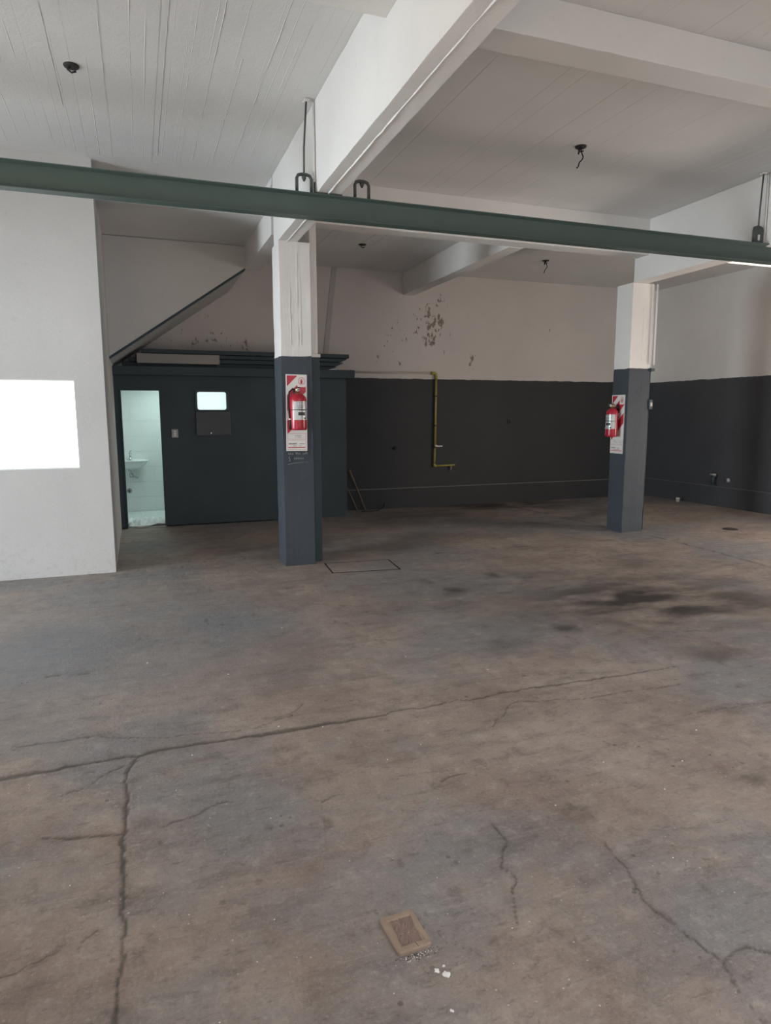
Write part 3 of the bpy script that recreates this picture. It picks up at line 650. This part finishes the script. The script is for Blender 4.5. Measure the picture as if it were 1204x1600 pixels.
# ------------------------------------------------------------------ green steel beam
bm = BM(); Yf, Yb, Zb, Zt = 5.375, 5.475, 3.127, 3.307; xa, xb = -4.6, 9.45; yw = (Yf+Yb)/2; tf = .011
prof = [(Yf, Zb), (Yb, Zb), (Yb, Zb+tf*.6), (yw+.004, Zb+tf*1.5), (yw+.004, Zt-tf*1.5), (Yb, Zt-tf*.6), (Yb, Zt), (Yf, Zt), (Yf, Zt-tf*.6), (yw-.004, Zt-tf*1.5), (yw-.004, Zb+tf*1.5), (Yf, Zb+tf*.6)]
A = [bm.verts.new((xa, y, z)) for y, z in prof]; B = [bm.verts.new((xb, y, z)) for y, z in prof]
for i in range(len(prof)): j = (i+1) % len(prof); bm.faces.new((A[i], A[j], B[j], B[i]))
bm.faces.new(A); bm.faces.new(list(reversed(B)))
tag(obj('steel_beam', bm, M['green'], bevel=.0015), 'dark green steel I-beam crossing the whole width under the ceiling', 'beam')

def hanger(x, zrod, label, closed=False, ztop=3.452):
    t = thing('beam_hanger', label, 'hanger', (x, 5.425, 3.307), 0, 'hangers carrying the green steel beam')
    hw, dz = .058, ztop-3.307
    bm = BM()
    tube(bm, [(-hw, 0, 0), (-hw, 0, dz-.035), (-hw+.012, 0, dz-.012), (-hw+.035, 0, dz-.005), (hw-.035, 0, dz-.005), (hw-.012, 0, dz-.012), (hw, 0, dz-.035), (hw, 0, 0)], .0125, 10)
    obj('yoke', bm, M['hangsteel'], t)
    bm = BM(); lathe(bm, [(.006, dz-.055), (.017, dz-.035), (.02, dz-.012)], k=6); obj('nut', bm, M['hangsteel'], t)
    if closed:
        bm = BM(); box(bm, -hw, hw, -.012, .012, .0, dz-.01); obj('plate', bm, M['hangsteel'], t)
        bm = BM(); box(bm, -.012, .008, -.02, -.012, .03, .085); obj('tab', bm, M['chip'] if False else M['whitepl'], t)
    if zrod:
        bm = BM(); tube(bm, [(0, 0, dz-.01), (.004, 0, (zrod-3.307)*.5), (.03, .01, zrod-3.307)], .0075, 8); obj('rod', bm, M['hangsteel'], t)
        bm = BM(); box(bm, -.03, .09, -.05, .06, zrod-3.307, zrod-3.307+.008) if zrod > 3.98 else box(bm, .01, .05, -.02, .04, zrod-3.307, zrod-3.307+.012); obj('anchor_plate', bm, M['beam'], t)
    return t
hanger(1.314, 3.98, 'grey steel hanger with a long rod, left of the long concrete beam')
hanger(1.786, None, 'short grey steel hanger just right of the long concrete beam')
hanger(6.01, 3.98, 'steel hanger with solid plate and rod beside the farther beam, at right', True, 3.475)
bm = BM()
tube(bm, [(1.398, 5.43, 3.985), (1.398, 5.43, 3.40)], .009, 8); tube(bm, [(1.398, 5.43, 3.40), (1.398, 5.43, 3.33), (1.42, 5.43, 3.313), (1.60, 5.43, 3.311), (1.618, 5.43, 3.325)], .008, 8, mi=1); tube(bm, [(1.618, 5.43, 3.325), (1.62, 5.43, 3.46), (1.618, 5.43, 3.98)], .009, 8)
box(bm, 1.47, 1.53, 5.415, 5.445, 3.3085, 3.319)
tag(obj('strap', bm, [M['beam'], M['hangsteel']]), 'thin steel strap looped under the long concrete beam above the green beam', 'strap')
bm = BM(); tube(bm, [(6.103, 5.43, 3.985), (6.103, 5.43, 3.312)], .011, 8); tag(obj('strap', bm, M['beam']), 'white painted pipe down the side of the farther beam at right', 'strap')

# ------------------------------------------------------------------ lamp under the right-hand cross beam
t = thing('strip_lamp', 'glowing strip lamp just below the green beam at the right edge', 'lamp', (8.0, 7.44, 3.66))
bm = BM(); box(bm, -.75, 1.2, -.05, .05, .03, .06); obj('housing', bm, M['whitepl'], t, .004)
bm = BM(); tube(bm, [(-.74, -.01, .012), (1.19, -.01, .012)], .024, 14); obj('tube', bm, M['lampglow'], t)

# ------------------------------------------------------------------ ceiling outlets with hanging wires
def outlet(x, y, z, label, wires):
    t = thing('ceiling_outlet', label, 'ceiling outlet', (x, y, z), 0, 'old lamp outlets on the ceiling')
    bm = BM(); lathe(bm, [(.030, -.012), (.048, -.012), (.052, -.004), (.052, 0)], k=20); obj('cover', bm, M['iron'], t)
    bm = BM(); tube(bm, [(-.01, 0, -.012), (-.025, 0, -.03), (.0, .005, -.045), (.03, 0, -.035)], .007, 7); obj('hook', bm, M['iron'], t)
    if wires:
        bm = BM(); tube(bm, [(0, 0, -.012), (.015, 0, -.06), (.03, 0, -.085), (.02, 0, -.11), (-.01, 0, -.14), (-.02, 0, -.175), (-.035, 0, -.19)], .006, 7)
        tube(bm, [(0, 0, -.012), (-.02, 0, -.05), (-.02, 0, -.07)], .008, 7); obj('wire', bm, M['iron'], t)
outlet(-.303, 5.492, 4.0, 'dark round lamp outlet on the ceiling at upper left', False)
outlet(3.90, 5.50, 4.0, 'dark lamp outlet with dangling wires above the green beam, right of the long beam', True)
outlet(6.86, 9.25, 3.93, 'dark lamp outlet with wires, just left of the farther column top', True) if False else outlet(6.0, 9.25, 3.93, 'dark lamp outlet with wires, just left of the farther column top', True)
outlet(3.05, 9.25, 3.93, 'small dark outlet on the ceiling right of the nearer column top', False)

# ------------------------------------------------------------------ extinguisher signs
def sign(loc, rz, tilt, W, H, label):
    t = thing('extinguisher_sign', label, 'sign', loc, rz, 'extinguisher backing signs on the columns')
    bm = BM(); box(bm, -W/2, W/2, -.003, 0, -H/2, H/2); o = obj('plate', bm, M['signwhite'], t); o.rotation_euler = (0, tilt, 0)
    y = -.0036; m = .012
    R = lambda name, bm, mat: setattr(obj(name, bm, mat, t), 'rotation_euler', (0, tilt, 0))
    x0, x1 = -W/2+m, W/2-m; zt, zb = H/2-m, -H/2+.185
    bm = BM()   # red field cut by two diagonal white stripes
    def clip(poly):  # keep the polygon inside the field (simple Sutherland-Hodgman)
        for ax, lim, sg in ((0, x0, 1), (0, x1, -1), (1, zb, 1), (1, zt, -1)):
            out = []
            for i in range(len(poly)):
                p, q = poly[i-1], poly[i]; ip = (p[ax]-lim)*sg >= 0; iq = (q[ax]-lim)*sg >= 0
                if ip != iq:
                    s = (lim-p[ax])/(q[ax]-p[ax]); out.append((p[0]+s*(q[0]-p[0]), p[1]+s*(q[1]-p[1])))
                if iq: out.append(q)
            poly = out
            if not poly: return None
        return poly
    s = 1.0  # stripe slope
    for a, b in ((zt-.11, zt+.3), (zt-.36, zt-.20), (zt-.60, zt-.46)):
        P = clip([(x0-.1, a+s*(-.1)), (x1+.1, a+s*(x1-x0+.1)), (x1+.1, b+s*(x1-x0+.1)), (x0-.1, b+s*(-.1))])
        if P and len(P) > 2: bm.faces.new([bm.verts.new((px, y, pz)) for px, pz in P])
    R('red_stripes', bm, M['signred'])
    bm = BM()   # pictogram square top right: white tile, red ring
    prism(bm, rrect(x1-.09, x1, zt-.115, zt, .015), y-.0012, y-.0004); R('pictogram_tile', bm, M['signwhite'])
    bm = BM(); cx, cz = x1-.045, zt-.055
    for k in range(20):
        a, b = 2*PI*k/20, 2*PI*(k+1)/20
        quad(bm, [(cx+.034*math.cos(a), y-.0016, cz+.042*math.sin(a)), (cx+.034*math.cos(b), y-.0016, cz+.042*math.sin(b)), (cx+.029*math.cos(b), y-.0016, cz+.037*math.sin(b)), (cx+.029*math.cos(a), y-.0016, cz+.037*math.sin(a))])
    quad(bm, [(cx-.012, y-.0016, cz-.028), (cx+.010, y-.0016, cz-.028), (cx+.010, y-.0016, cz+.012), (cx-.012, y-.0016, cz+.012)])
    quad(bm, [(cx-.006, y-.0016, cz+.015), (cx+.004, y-.0016, cz+.015), (cx+.014, y-.0016, cz+.026), (cx-.006, y-.0016, cz+.022)])
    R('pictogram', bm, M['signred'])
    bm = BM()   # lower boxes and lines of small print
    def frame(x0_, x1_, z0_, z1_, w_=.002):
        for d in ((x0_, x1_, z0_, z0_+w_), (x0_, x1_, z1_-w_, z1_), (x0_, x0_+w_, z0_, z1_), (x1_-w_, x1_, z0_, z1_)):
            quad(bm, [(d[0], y, d[2]), (d[1], y, d[2]), (d[1], y, d[3]), (d[0], y, d[3])])
    frame(x0, x1, zb-.062, zb-.004); frame(x0, x1, -H/2+.014, zb-.072)
    quad(bm, [(x0+.008, y, -H/2+.032), (x1-.01, y, -H/2+.032), (x1-.01, y, -H/2+.042), (x0+.008, y, -H/2+.042)])
    R('red_border', bm, M['signred'])
    bm = BM(); rnd = random.Random(3)
    def textline(xa, xb, z, h, density=.75):
        x = xa
        while x < xb:
            w_ = rnd.uniform(.004, .012)
            if rnd.random() < density: quad(bm, [(x, y-.0004, z), (min(x+w_, xb), y-.0004, z), (min(x+w_, xb), y-.0004, z+h), (x, y-.0004, z+h)])
            x += w_+.0025
    textline(x0+.012, x0+.10, -H/2+.068, .014, 1); textline(x0+.125, x1-.012, -H/2+.070, .008); textline(x0+.05, x1-.02, zb-.03, .007); textline(x0+.08, x1-.012, zb-.045, .006); textline(x0+.06, x1-.05, -H/2+.05, .006)
    o = obj('small_print', bm, M['greyprint'], t); o.rotation_euler = (0, tilt, 0); o['kind'] = 'stuff'
    return t
sign((1.555, 6.9405, 1.618), 0, .012, .222, .785, 'striped red and white extinguisher sign on the nearer column')
sign((6.112, 7.558, 1.46), -PI/2, 0, .262, .785, 'striped red and white extinguisher sign on the left face of the farther column')

def text_obj(body, size, mat, parent, loc, rot, name='lettering', sx=1):
    cu = bpy.data.curves.new('lettering', 'FONT'); cu.body = body; cu.size = size; cu.align_x = 'CENTER'; cu.align_y = 'CENTER'; cu.extrude = .0002
    o = bpy.data.objects.new('tmp', cu); COL.objects.link(o)
    dg = bpy.context.evaluated_depsgraph_get(); me = bpy.data.meshes.new_from_object(o.evaluated_get(dg)); bpy.data.objects.remove(o)
    me.materials.clear(); me.materials.append(mat)
    o2 = bpy.data.objects.new(name, me); COL.objects.link(o2); o2.parent = parent; o2.location = loc; o2.rotation_euler = rot; o2.scale = (sx, 1, 1)
    return o2

# ------------------------------------------------------------------ extinguishers
def extinguisher(loc, rz, R_, zb, zs, label, lean=0):
    """loc at the mounting surface; the bottle hangs off it towards local -Y. zb, zs: bottom and shoulder heights"""
    t = thing('fire_extinguisher', label, 'fire extinguisher', (loc[0], loc[1], zb), rz, 'fire extinguishers on the columns')
    h = zs-zb; cy = -R_-.022
    bm = BM()
    lathe(bm, [(R_*.90, 0), (R_*.97, .006), (R_, .02), (R_, h*.80), (R_*.97, h*.86), (R_*.86, h*.92), (R_*.62, h*.975), (R_*.36, h), (R_*.28, h*1.01)], (0, cy, 0), 36)
    obj('bottle', bm, M['red'], t)
    bm = BM(); k = 20; L = []   # paper label wrapped round the front right
    for i in range(k+1):
        a = math.radians(-128+122*i/k); L.append([bm.verts.new((R_*1.006*math.cos(a), cy+R_*1.006*math.sin(a), z)) for z in (h*.28, h*.78)])
    for A, B in zip(L, L[1:]): bm.faces.new((A[0], B[0], B[1], A[1])).smooth = True
    lab = obj('paper_label', bm, M['label'], t)
    bm = BM(); rnd = random.Random(8)
    def patch(a0, a1, z0, z1):
        n = 4
        for i in range(n):
            p = math.radians(a0+(a1-a0)*i/n); q = math.radians(a0+(a1-a0)*(i+1)/n); r = R_*1.012
            quad(bm, [(r*math.cos(p), cy+r*math.sin(p), z0), (r*math.cos(q), cy+r*math.sin(q), z0), (r*math.cos(q), cy+r*math.sin(q), z1), (r*math.cos(p), cy+r*math.sin(p), z1)])
    patch(-108, -40, h*.735, h*.755)
    for i in range(7): patch(-108+rnd.uniform(0, 5), -44+rnd.uniform(-20, 0), h*(.70-.028*i), h*(.709-.028*i))
    patch(-100, -52, h*.40, h*.49); patch(-60, -44, h*.30, h*.345)
    obj('label_print', bm, M['print'], lab)['kind'] = 'stuff'
    bm = BM()   # band across the label
    lathe(bm, [(R_*1.016, h*.545), (R_*1.022, h*.55), (R_*1.016, h*.562)], (0, cy, 0), 30); obj('band', bm, M['black'], t)
    bm = BM(); lathe(bm, [(.020, h*1.0), (.020, h+.022), (.026, h+.026), (.026, h+.046), (.016, h+.052)], (0, cy, 0), 16); v = obj('valve', bm, M['brass'], t)
    bm = BM(); box(bm, -.012, .012, cy-.085, cy+.02, h+.052, h+.060); box(bm, -.011, .011, cy-.080, cy-.01, h+.030, h+.036); obj('lever', bm, M['red'] if False else M['black'], v)
    bm = BM(); lathe(bm, [(.017, 0), (.017, .012), (.013, .014)], k=14); g = obj('gauge', bm, M['signwhite'], v); g.rotation_euler = (PI/2, 0, 0); g.location = (.0, cy-.026, h+.036)
    bm = BM(); x = -R_
    tube(bm, [(-.02, cy, h+.035), (x*.55, cy-.01, h+.045), (x*.95, cy-.015, h+.015), (x*1.14, cy-.02, h-.05), (x*1.15, cy-.02, h*.62), (x*1.06, cy-.025, h*.45), (x*1.0, cy-.03, h*.30)], .0085, 10)
    hs = obj('hose', bm, M['black'], t)
    bm = BM(); tube(bm, [(x*1.0, cy-.03, h*.30), (x*.97, cy-.03, h*.22), (x*.93, cy-.03, h*.02)], [.010, .013, .017], 12); obj('nozzle', bm, M['black'], hs)
    bm = BM(); lathe(bm, [(.013, 0), (.015, .008), (.013, .016)], k=12); q = obj('ring', bm, M['signwhite'], hs); q.location = (x*1.0, cy-.03, h*.28)
    bm = BM(); box(bm, -.02, .02, cy+R_*.2, .0, h+.005, h+.02); box(bm, -.022, .022, -.006, 0, h-.06, h+.04); obj('wall_bracket', bm, M['iron'], t)
    return t
extinguisher((1.543, 6.9365, 0), 0, .090, 1.445, 1.815, 'red fire extinguisher hung on the nearer column')
extinguisher((6.108, 7.545, 0), -PI/2, .080, 1.295, 1.675, 'red fire extinguisher hung on the left face of the farther column')
# tag hanging from the farther extinguisher
t = thing('paper_tag', 'small white tag hanging on the lower side of the farther fire extinguisher', 'tag', (5.935, 7.545, 1.36))
bm = BM(); box(bm, -.002, 0, -.035, .035, -.04, .04); obj('card', bm, M['signwhite'], t)
bm = BM(); box(bm, -.003, -.002, -.014, .014, -.018, .012); obj('print', bm, M['greyprint'], t)
# chalk writing under the nearer sign
sc = thing('scratched_writing', 'pale scratched handwriting on the nearer column just below the sign', 'writing', (1.56, 6.944, 1.17))
bm = BM(); rnd = random.Random(4)
def stroke(pts, r=.0026):
    tube(bm, [(x, -.001, z) for x, z in pts], r, 5)
x = -.10
for k in range(11):
    if k in (3, 7): x += .018; continue
    stroke([(x, .035+rnd.uniform(-.006, .01)), (x+.006, .018), (x+.011, .034+rnd.uniform(-.006, .008)), (x+.014, .02)]); x += .0195
stroke([(-.085, .0), (-.095, -.018), (-.08, -.03), (-.098, -.05), (-.075, -.045)], .0024)
x = -.04
for k in range(6):
    stroke([(x, -.03), (x+.006, -.008-rnd.uniform(0, .008)), (x+.010, -.03), (x+.002, -.022)]); x += .0185
stroke([(-.105, -.083), (-.04, -.070), (.03, -.066), (.11, -.062)], .0018)
obj('strokes', bm, M['chalk'], sc)

# ------------------------------------------------------------------ gas pipe and fittings on the back wall
t = thing('gas_pipe', 'yellow gas pipe running down the dark back wall to a short outlet', 'pipe', (4.85, 10.735, 0))
bm = BM(); tube(bm, [(0, 0, 2.27), (-.01, 0, 1.09)], .0185, 12); tube(bm, [(-.012, 0, 1.03), (-.022, 0, .725)], .016, 12); obj('riser', bm, M['yellow'], t)
bm = BM(); tube(bm, [(-1.75, 0, 2.292), (-.03, 0, 2.298)], .015, 12); obj('cross_run', bm, M['cream'], t)
bm = BM(); tube(bm, [(-.10, 0, 2.298), (-.02, 0, 2.298), (0, 0, 2.285), (0, 0, 2.21)], .025, 12); obj('elbow', bm, M['yellow'], t)
bm = BM(); tube(bm, [(-.023, 0, .745), (-.023, 0, .715), (0, 0, .710), (.02, 0, .710)], .023, 12); obj('elbow', bm, M['yellow'], t)
bm = BM(); tube(bm, [(0, 0, .710), (.37, 0, .715)], .0155, 12); obj('outlet_run', bm, M['yellow'], t)
bm = BM(); tube(bm, [(.30, 0, .705), (.30, 0, .655), (.29, 0, .62)], .013, 10); obj('outlet_tap', bm, M['greyprint'], t)
bm = BM(); tube(bm, [(-.011, 0, 1.10), (-.011, 0, 1.02)], .024, 12); v = obj('valve', bm, M['brass'], t)
bm = BM(); box(bm, -.01, .11, -.045, -.035, 1.045, 1.062); lathe(bm, [(.018, 1.05), (.018, 1.075)], (-.005, -.035, 0), 12); obj('handle', bm, M['whitepl'], v)
bm = BM()
for z in (1.9, 1.4):
    bm = BM(); box(bm, -.03, .02, -.022, .04, z, z+.018); obj('clip', bm, M['iron'], t)
t = thing('wall_box', 'small dark open socket box on the dark back wall', 'socket', (6.32, 10.776, 1.465))
bm = BM()
for d in ((-.035, .035, -.014, 0, -.05, -.042), (-.035, .035, -.014, 0, .042, .05), (-.035, -.028, -.014, 0, -.042, .042), (.028, .035, -.014, 0, -.042, .042)): box(bm, *d)
obj('rim', bm, M['slate'], t); bm = BM(); box(bm, -.028, .028, -.003, 0, -.042, .042); obj('recess', bm, M['joint'], t)
t = thing('wall_hook', 'small dark pipe stub on the back wall left of the yellow pipe', 'pipe stub', (4.10, 10.776, 1.03))
bm = BM(); lathe(bm, [(.035, 0), (.035, .01), (.018, .015), (.018, .06)], k=14); o = obj('stub', bm, M['iron'], t); o.rotation_euler = (PI/2, 0, 0)
bm = BM(); tube(bm, [(0, -.06, 0), (.05, -.06, .01)], .009); obj('handle', bm, M['iron'], t)
# stubs on the right wall
t = thing('pipe_stub', 'dark pipe stub with an elbow low on the right wall', 'pipe stub', (9.45, 9.02, .50))
bm = BM(); tube(bm, [(0, 0, .02), (-.06, 0, .02), (-.08, 0, 0), (-.08, 0, -.13)], .028, 12); obj('elbow', bm, M['slate'], t)
bm = BM(); tube(bm, [(-.08, -.05, .05), (-.08, .06, .05)], .018, 10); obj('tee', bm, M['plate'], t)
t = thing('pipe_stub', 'smaller round pipe stub right of the elbow stub on the right wall', 'pipe stub', (9.45, 8.77, .47))
bm = BM(); lathe(bm, [(.04, 0), (.04, .012), (.02, .016), (.02, .05)], k=14); o = obj('flange', bm, M['plate'], t); o.rotation_euler = (0, -PI/2, 0)
bm = BM(); lathe(bm, [(.023, .05), (.023, .065)], k=8); o = obj('cap', bm, M['slate'], t); o.rotation_euler = (0, -PI/2, 0)

# white cup by the right wall, black cap on the floor
t = thing('small_cup', 'small white cup standing on the floor by the right wall', 'cup', (9.27, 9.70, 0))
bm = BM(); lathe(bm, [(.028, 0), (.036, .07), (.038, .072), (.035, .07), (.027, .006)], k=18); obj('body', bm, M['whitepl'], t)
bm = BM(); lathe(bm, [(.0335, .03), (.0355, .045)], k=18); obj('stripe', bm, M['brick'], t)
bm = BM(); lathe(bm, [(.10, 0), (.10, .006), (.085, .012), (.03, .013)], k=24); o = obj('drain_cap', bm, M['joint']); o.location = (7.70, 7.05, 0); tag(o, 'flat black round cap on the floor right of the farther column', 'cap')

# leaning sticks and cable behind the bathroom block
t = thing('wooden_stick', 'thin wooden stick leaning against the bathroom block corner', 'stick', (3.52, 10.62, 0))
bm = BM(); a = [Vector((0, 0, .012)), Vector((-.25, .06, .68))]; d = (a[1]-a[0]).normalized(); tube(bm, a, [.016, .013], 6); obj('shaft', bm, M['wood'], t)
bm = BM(); tube(bm, [(-.19, .03, .50), (-.26, .06, .69)], [.022, .026], 6); obj('head', bm, M['wood'], t)
t2 = thing('wooden_stick', 'shorter darker stick leaning beside the first at the bathroom block corner', 'stick', (3.36, 10.56, 0))
bm = BM(); tube(bm, [(0, 0, .012), (-.15, .10, .42)], [.014, .012], 6); obj('shaft', bm, M['wood'], t2)
bm = BM(); tube(bm, [(3.42, 10.5, .01), (3.50, 10.55, .008), (3.62, 10.5, .008), (3.74, 10.56, .012), (3.84, 10.66, .03), (3.90, 10.72, .08)], .008, 8)
tag(obj('cable', bm, M['black']), 'short dark cable curling on the floor beside the bathroom block', 'cable')

# ------------------------------------------------------------------ floor hatch, clay cover, chips
HC = [(1.782, 6.47), (2.505, 6.38), (2.555, 6.89), (1.822, 6.955)]
t = thing('floor_hatch', 'square cement floor hatch with a dark joint at the nearer column base', 'hatch', (2.165, 6.67, 0))
def inset(P, d):
    cx = sum(p[0] for p in P)/4; cy = sum(p[1] for p in P)/4
    return [(cx+(x-cx)*(1-d), cy+(y-cy)*(1-d*2.2)) for x, y in P]
bm = BM(); o_, i_ = HC, inset(HC, .065)
for k in range(4):
    j = (k+1) % 4; quad(bm, [(o_[k][0]-2.165, o_[k][1]-6.67, .0012), (o_[j][0]-2.165, o_[j][1]-6.67, .0012), (i_[j][0]-2.165, i_[j][1]-6.67, .0012), (i_[k][0]-2.165, i_[k][1]-6.67, .0012)])
obj('joint', bm, M['joint'], t)
bm = BM(); P = inset(HC, .06); a = [bm.verts.new((x-2.165, y-6.67, 0)) for x, y in P]; b = [bm.verts.new((x-2.165, y-6.67, .004)) for x, y in P]
bm.faces.new(list(reversed(a))); bm.faces.new(b)
for k in range(4): bm.faces.new((a[k], a[(k+1) % 4], b[(k+1) % 4], b[k]))
obj('lid', bm, M['floor'], t)

t = thing('clay_cover', 'worn square clay cover plate lying on the floor near the bottom edge', 'cover plate', (.701, 1.748, 0), .02)
P = [(-.060, .075), (.054, .080), (.058, -.075), (-.052, -.078)]
bm = BM()
def loop(d, z, n=5, jit=.001, seed=1):
    rnd = random.Random(seed); out = []
    for k in range(4):
        a, b = P[k], P[(k+1) % 4]
        for i in range(n):
            u = i/n; x = a[0]+(b[0]-a[0])*u; y = a[1]+(b[1]-a[1])*u
            if i == 0: x *= .955; y *= .965
            l = math.hypot(x, y); out.append(bm.verts.new((x*(1-d/l)+rnd.uniform(-jit, jit), y*(1-d/l)+rnd.uniform(-jit, jit), z)))
    return out
Ls = [loop(0, 0, seed=1), loop(0, .010, seed=1), loop(.004, .0145, seed=1), loop(.021, .0145, seed=2), loop(.026, .0105, jit=.002, seed=3)]
for A, B in zip(Ls, Ls[1:]):
    for k in range(len(A)): bm.faces.new((A[k], A[(k+1) % len(A)], B[(k+1) % len(A)], B[k]))
bm.faces.new(list(reversed(Ls[0]))); bm.faces.new(Ls[-1])
obj('rim', bm, M['brick'], t)
bm = BM(); g = []
for j in range(13):
    g.append([bm.verts.new((-.034+.068*i/12+.003*(j/12), -.052+.106*j/12, 0.0105+.003*mn.noise(Vector((i*.9, j*.9, 2)))+.001)) for i in range(13)])
for j in range(12):
    for i in range(12): bm.faces.new((g[j][i], g[j][i+1], g[j+1][i+1], g[j+1][i]))
obj('worn_center', bm, M['brickcore'], t)
bm = BM(); tube(bm, [(.012, -.074, .0148), (.008, -.055, .0148)], .0008, 4); obj('crack', bm, M['joint'], t)

def chip(x, y, s, label, seed, group='white plaster chips scattered on the floor'):
    rnd = random.Random(seed); bm = BM(); n = 9
    base = [(s*rnd.uniform(.45, 1)*math.cos(2*PI*k/n), s*rnd.uniform(.45, 1)*math.sin(2*PI*k/n)) for k in range(n)]
    a = [bm.verts.new((px, py, 0)) for px, py in base]; b = [bm.verts.new((px*.8, py*.8, s*rnd.uniform(.15, .35))) for px, py in base]
    c = bm.verts.new((0, 0, s*.4))
    bm.faces.new(list(reversed(a)))
    for k in range(n): j = (k+1) % n; bm.faces.new((a[k], a[j], b[j], b[k])); bm.faces.new((b[k], b[j], c))
    o = obj('plaster_chip', bm, M['chip']); o.location = (x, y, 0); tag(o, label, 'chip', group)
chip(.735, 1.587, 0.0120, 'white chip lying left in the cluster of three beyond the clay cover, at bottom', 1)
chip(.754, 1.567, 0.0150, 'largest white chip, front right in the cluster near the clay cover', 2)
chip(.761, 1.596, 0.0065, 'round white chip at the back of the cluster near the clay cover', 3)
chip(.718, 1.452, 0.0075, 'white chip nearest the bottom edge, below the clay cover', 4)
k = 10
for x, y, s in ((.59, 1.558, .005), (1.025, 1.655, .005), (.123, 1.633, .005), (1.018, 2.77, .008), (1.222, 2.852, .007), (.606, 3.285, .009), (.162, 3.132, .010), (-.02, 4.479, .012), (.608, 1.743, .003), (.075, 2.842, .006), (1.54, 2.18, .007), (2.3, 2.28, .009), (1.95, 2.4, .006), (1.09, 1.66, .004), (.33, 1.95, .005), (.25, 1.8, .0045), (.86, 1.78, .004), (.9, 1.95, .004), (-.3, 2.35, .006), (.0, 2.2, .005), (.42, 2.5, .006), (.64, 2.14, .005), (.82, 3.2, .009), (1.35, 3.05, .006), (2.6, 2.5, .01), (2.05, 2.12, .008), (1.75, 1.75, .007), (.45, 4.1, .011), (.95, 4.9, .012), (1.6, 4.0, .01), (2.0, 3.6, .009)):
    chip(x, y, s*.62, 'tiny white plaster speck scattered on the open concrete floor', k, 'tiny plaster specks on the open floor'); k += 1
# crumbs swept against the clay cover
bm = BM(); rnd = random.Random(21)
for i in range(150):
    u = rnd.gauss(.5, .28); x = .655+.10*u+rnd.gauss(0, .01); y = 1.664-abs(rnd.gauss(0, .012))+.006*u; s = rnd.uniform(.0006, .0022)
    v = [bm.verts.new((x+s*math.cos(a)*1.2, y+s*math.sin(a), .0)) for a in (0, 2.1, 4.2)]+[bm.verts.new((x, y, s*1.4))]
    mi = 1 if rnd.random() < .5 else 0
    for f in ((0, 1, 3), (1, 2, 3), (2, 0, 3)): bm.faces.new([v[q] for q in f]).material_index = mi
o = tag(obj('grit', bm, [M['joint'], M['chip']]), 'dark and pale grit gathered along the near edge of the clay cover', 'grit'); o['kind'] = 'stuff'
